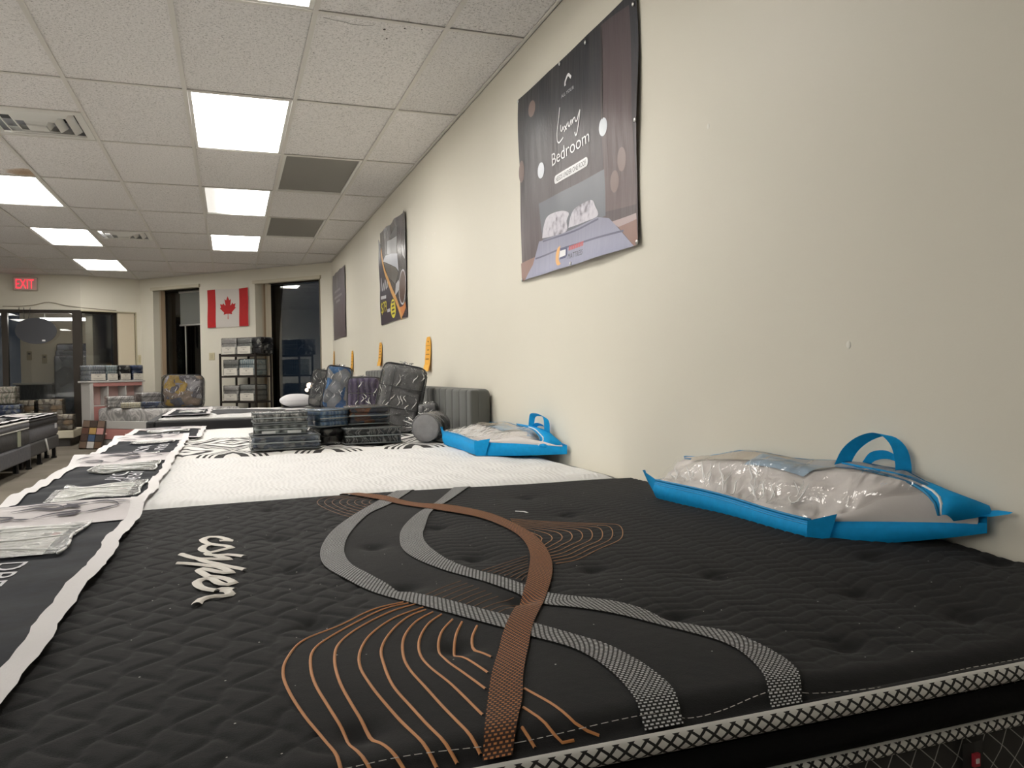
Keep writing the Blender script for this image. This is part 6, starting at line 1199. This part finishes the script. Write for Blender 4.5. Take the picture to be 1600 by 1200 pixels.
# ------------------------------------------------------------------ pink and white bookcase bed
PB=Frame((-1.835,12.54),(q0:=.70711,-q0),(-q0,-q0)); WD=.90
t=thing('bookcase_bed','pink and white bookcase bed with drawers and cubby headboard','bed',(-1.3,12.4,0))
PK=plain('bed_pink',(.52,.235,.215),.5); PKL=plain('bed_pink_pale',(.60,.40,.37),.55); BW=plain('bed_white',(.52,.505,.485),.5)
def pb(nm,a0,a1,d0,d1,z0,z1,m,p=t,r=.006): b=B(); b.rbox(a0,a1,d0,d1,z0,z1,r,2,M=PB.M); return b.build(nm,m,p,True)
pb('side_panel',-.29,-.10,-.02,.0,0,.93,BW); pb('side_panel',-.29,-.10,-WD,-WD+.02,0,.93,BW); pb('back_panel',-.29,-.275,-WD+.02,-.02,.0,.93,PKL)
pb('top_board',-.31,-.08,-WD-.02,.035,.93,.958,BW); pb('valance',-.12,-.10,-WD+.02,-.02,.875,.93,PK)
pb('corner_post',-.13,-.094,-.055,.003,0,.93,BW)
for d in (-.30,-.60): pb('divider',-.27,-.105,d-.01,d+.01,.60,.876,BW)
pb('shelf',-.27,-.102,-WD+.02,-.02,.585,.60,BW); pb('lower_panel',-.12,-.10,-WD+.02,-.055,.30,.585,PK)
pb('side_rail',-.10,1.93,-.03,0,.28,.39,BW); pb('side_rail',0,1.93,-WD,-WD+.03,.05,.39,BW); pb('foot_panel',1.93,1.96,-WD,0,.0,.42,BW); pb('deck',0,1.93,-WD+.03,-.03,.33,.365,BW)
pb('kick_board',0,1.93,-.05,-.02,0,.125,BW)
for a in (.02,.98):
    d_=pb('drawer',a,a+.93,-.03,.008,.13,.275,PK)
    for k in (.17,.57) if a<.5 else (.2,.6):
        b=B(); b.ball(PB.p(a+k+.05,.02,.205),.016,.016,.016,10,7); b.build('knob',PKL,d_,True,smooth=True)
mt=thing('mattress','thin mattress with grey swirl cover on the pink bookcase bed','mattress',PB.p(.97,-.45,.366))
b=B(); b.rbox(.01,1.925,-WD+.035,-.02,.366,.565,.05,4,M=PB.M); b.build('swirl_cover',PR['greyswirl'],mt,True,smooth=True)
b=B(); b.tube([PB.p(a,-.018,.372) for a in np.linspace(.04,1.9,12)],.006,6); b.build('hem',BW,mt,True)
g='packed bedding on the pink bookcase headboard'
for d,w,mm,lab in ((-.02,.27,'zigblue','widest pack with blue zigzag print, leftmost on the pink headboard'),(-.29,.20,'teal','pale teal pack, second from left on the pink headboard'),(-.51,.20,'blackwhite','black and white print pack, third from left on the pink headboard'),(-.73,.20,'navyprint','navy blue pack, rightmost on the pink headboard')):
    p=PB.p(-.195,d-w/2+.03,.959); pack(tuple(p),math.pi/4,w-.01,.22,.225,mm,lab,g,card=(.06,.94,.03,.44))
g='packed bedding on the pink bed'
def onbed(a,d,w,dd,h,mm,lab,rz=0,z=.567,**k): p=PB.p(a,d,z); return pack(tuple(p),rz,w,dd,h,mm,lab,g,**k)
onbed(.26,-.20,.36,.24,.17,'greyswirl','light grey swirl pack at the head of the pink bed, lower left',.3)
onbed(.34,-.62,.30,.26,.21,'greyswirl','taller light grey swirl pack at the back of the pink bed head',.5)
onbed(.62,-.10,.26,.16,.085,'cream','cream and yellow flat pack on the front edge of the pink bed',.0)
onbed(.97,-.20,.34,.20,.095,'blueprint','blue flowered flat pack right of the cream one on the pink bed',.0)
rp=PB.p(1.02,-.62,.567+.115); roll(tuple(rp),(.2,.98),.115,.25,'pale grey rolled blanket on the pink bed beside the window',plain('roll_pale',(.36,.355,.35),.75,noise=.08,nscale=30),'rolled blankets',knot=False)
p=PB.p(.78,-.66,.567); bagged(tuple(p),0,(0,0),.22,.16,.20,'greyswirl','small grey clear bag with gathered top on the pink bed','bagged comforters on the beds',trim=False)
p=PB.p(1.27,-.42,.567); bagged(tuple(p),-.05,(-.10,.02),.54,.26,.455,'yellowgrey','large yellow and grey floral comforter bag standing on the pink bed','bagged comforters on the beds',0,knot=False)
# ------------------------------------------------------------------ finish sample board
t=thing('sample_board','small dark board of coloured wood finish samples leaning on the floor by the pink bed','sample board',(-1.88,12.34,0))
SBM=Matrix.Translation((-1.88,12.34,.004))@Matrix.Rotation(-.36,4,'Z')@Matrix.Rotation(.05,4,'Y')@Matrix.Rotation(-.26,4,'X')
b=B(); b.rbox(-.165,.165,0,.022,0,.41,.006,2,M=SBM); b.build('board',plain('board_dark',(.030,.018,.012),.5),t,True)
cols=[[(.15,.10,.07),(.05,.03,.02),(.16,.10,.07)],[(.09,.035,.02),(.40,.25,.08),(.50,.25,.23)],[(.06,.03,.02),(.05,.09,.17),(.04,.03,.025)],[(.14,.09,.06),(.55,.53,.50),(.13,.075,.04)]]
for r,row in enumerate(cols):
    for c,cc in enumerate(row):
        b=B(); x=-.155+.105*c; z=.405-.10*(r+1); b.rbox(x,x+.095,-.012,.0,z+.004,z+.096,.003,2,M=SBM); b.build('wood_sample',plain('finish_%d%d'%(r,c),cc,.4),t,True)
b=B(); b.box(-.12,.12,.022,.03,.30,.34,M=SBM); b.build('back_batten',M_BLACK,t,True)
# ------------------------------------------------------------------ metal rack by the window
t=thing('shelf_rack','dark open metal rack of bedding packs below the flag','rack',AW.p(1.44,.26,0))
s0,s1,d0,d1=1.09,1.79,.10,.42; M_RK=plain('rack_dark',(.035,.027,.022),.45,.3)
for s in (s0,s1):
    for d in (d0,d1): b=B(); b.box(s-.012,s+.012,d-.012,d+.012,0,1.335,M=AW.M); b.build('post',M_RK,t,True)
LV=(1.315,.995,.615,.30,.06)
for z in LV:
    b=B(); b.box(s0-.012,s1+.012,d0-.012,d1+.012,z-.026,z,M=AW.M); b.build('shelf',M_RK,t,True)
for z in (1.20,.80,.45): b=B(); b.box(s1-.05,s1+.012-.3,d0-.012,d0-.004,z-.012,z+.012,M=AW.M); b.build('brace',M_RK,t,True)
b=B(); b.box(1.52,1.545,d0-.012,d0+.012,.06,1.315,M=AW.M); b.build('rear_post',M_RK,t,True)
g='packed bedding on the metal rack'
RZ=-math.pi/4
def onrack(s,z,w,h,mm,lab,card=(.06,.94,.03,.47),d=.27,dp=.27,rz=RZ): p=AW.p(s,d,z+.001); pack(tuple(p),rz,w,dp,h,mm,lab,g,card=card)
onrack(1.63,LV[0],.30,.25,'lightgrey','pale grey pack at the left on top of the metal rack')
onrack(1.325,LV[0],.29,.25,'midgrey','two tone grey pack second from left on top of the metal rack')
onrack(1.085,LV[0],.17,.25,'blackwhite','dark blue patterned pack at the right end on top of the metal rack',card=None)
onrack(1.60,LV[1],.30,.245,'midgrey','dark grey pack at the left on the second shelf of the rack')
onrack(1.285,LV[1],.30,.25,'teal','pale blue pack at the right on the second shelf of the rack')
onrack(1.61,LV[2],.30,.235,'lightgrey','pale pack at the left on the third shelf of the rack')
onrack(1.285,LV[2],.30,.25,'midgrey','grey pack with tilted label at the right on the third shelf of the rack')
onrack(1.61,LV[3],.30,.20,'navyprint','blue pack at the left on the fourth shelf, half hidden by the white mattress')
onrack(1.285,LV[3],.30,.20,'blueprint','blue flowered pack at the right on the fourth shelf, half hidden')
# ------------------------------------------------------------------ things behind the storefront glass
t=thing('counter','black counter behind the storefront glass','counter',(-3.3,16.1,0)); b=B(); b.rbox(-3.56,-3.0,15.9,16.28,.0,.90,.01,2); b.build('cabinet',plain('counter_black',(.012,.012,.014),.5),t,True); b=B(); b.rbox(-3.60,-2.98,15.86,16.29,.90,.93,.008,2); b.build('counter_top',plain('counter_edge',(.20,.18,.15),.4),t,True)
for k in range(3):
    zt=(1.62,1.50,1.40)[k]; x0=-2.94+.02*k; y=16.22-.22*k
    t=thing('wrapped_mattress',('plastic wrapped mattress standing behind the glass, rearmost of three','plastic wrapped mattress standing behind the glass, middle of three','plastic wrapped mattress standing behind the glass, front of three')[k],'mattress',(-2.6,y,0),0,'wrapped mattresses behind the storefront')
    b=B(); b.rbox(x0,-2.22,y-.19,y-.01,0,zt,.04,3); b.build('mattress_body',print_voronoi('stored_blue',[(.05,.055,.075),(.12,.125,.16),(.20,.20,.24)],5),t,True,smooth=True)
    b=B(); b.rbox(x0-.008,-2.212,y-.198,y-.002,0,zt+.008,.045,3,puff=.004); b.build('clear_wrap',M_WRAP2,t,True,smooth=True)
t=thing('strip_light','white strip light hanging in the room behind the storefront glass','lamp',(-2.8,15.2,2.0)); b=B(); b.rbox(-3.02,-2.30,15.16,15.24,1.985,2.03,.01,2); b.build('tube_lamp',emis('strip_lit',LAMP_COL,9),t,True)
for x in (-2.95,-2.4): b=B(); b.tube([(x,15.2,2.03),(x,15.2,2.22)],.004,5); b.build('hanger',M_GREYM,t,True)
for x,z in ((-3.42,1.42),(-3.18,1.36)):
    t=thing('wall_notice','small tan notice on the wall behind the glass, %s one'%('left' if x<-3.3 else 'right'),'notice',(x,16.29,z)); b=B(); b.rbox(x-.04,x+.04,16.285,16.299,z-.08,z+.08,.003,2); b.build('panel',plain('notice_tan',(.24,.20,.13),.7),t,True); b=B(); b.box(x-.02,x+.02,16.28,16.2855,z+.02,z+.05); b.build('mark',M_BRONZE,t,True)

# ------------------------------------------------------------------ unseen left row, white mattresses added to bounce light onto the ceiling
for k,y in enumerate((6.45,4.75,3.05,1.35,-.35,-2.05)):
    o=copy_tree(wm); o.location=(-3.5,y+.75,.33); o['label']='unseen white quilted mattress added to the left row to bounce light'; o['group']='added white mattresses of the left row'
    q_=copy_tree(BSP); q_.location=(-3.5,y+.75,0); q_['label']='unseen box spring added under the left row'; q_['group']='added box springs of the left row'
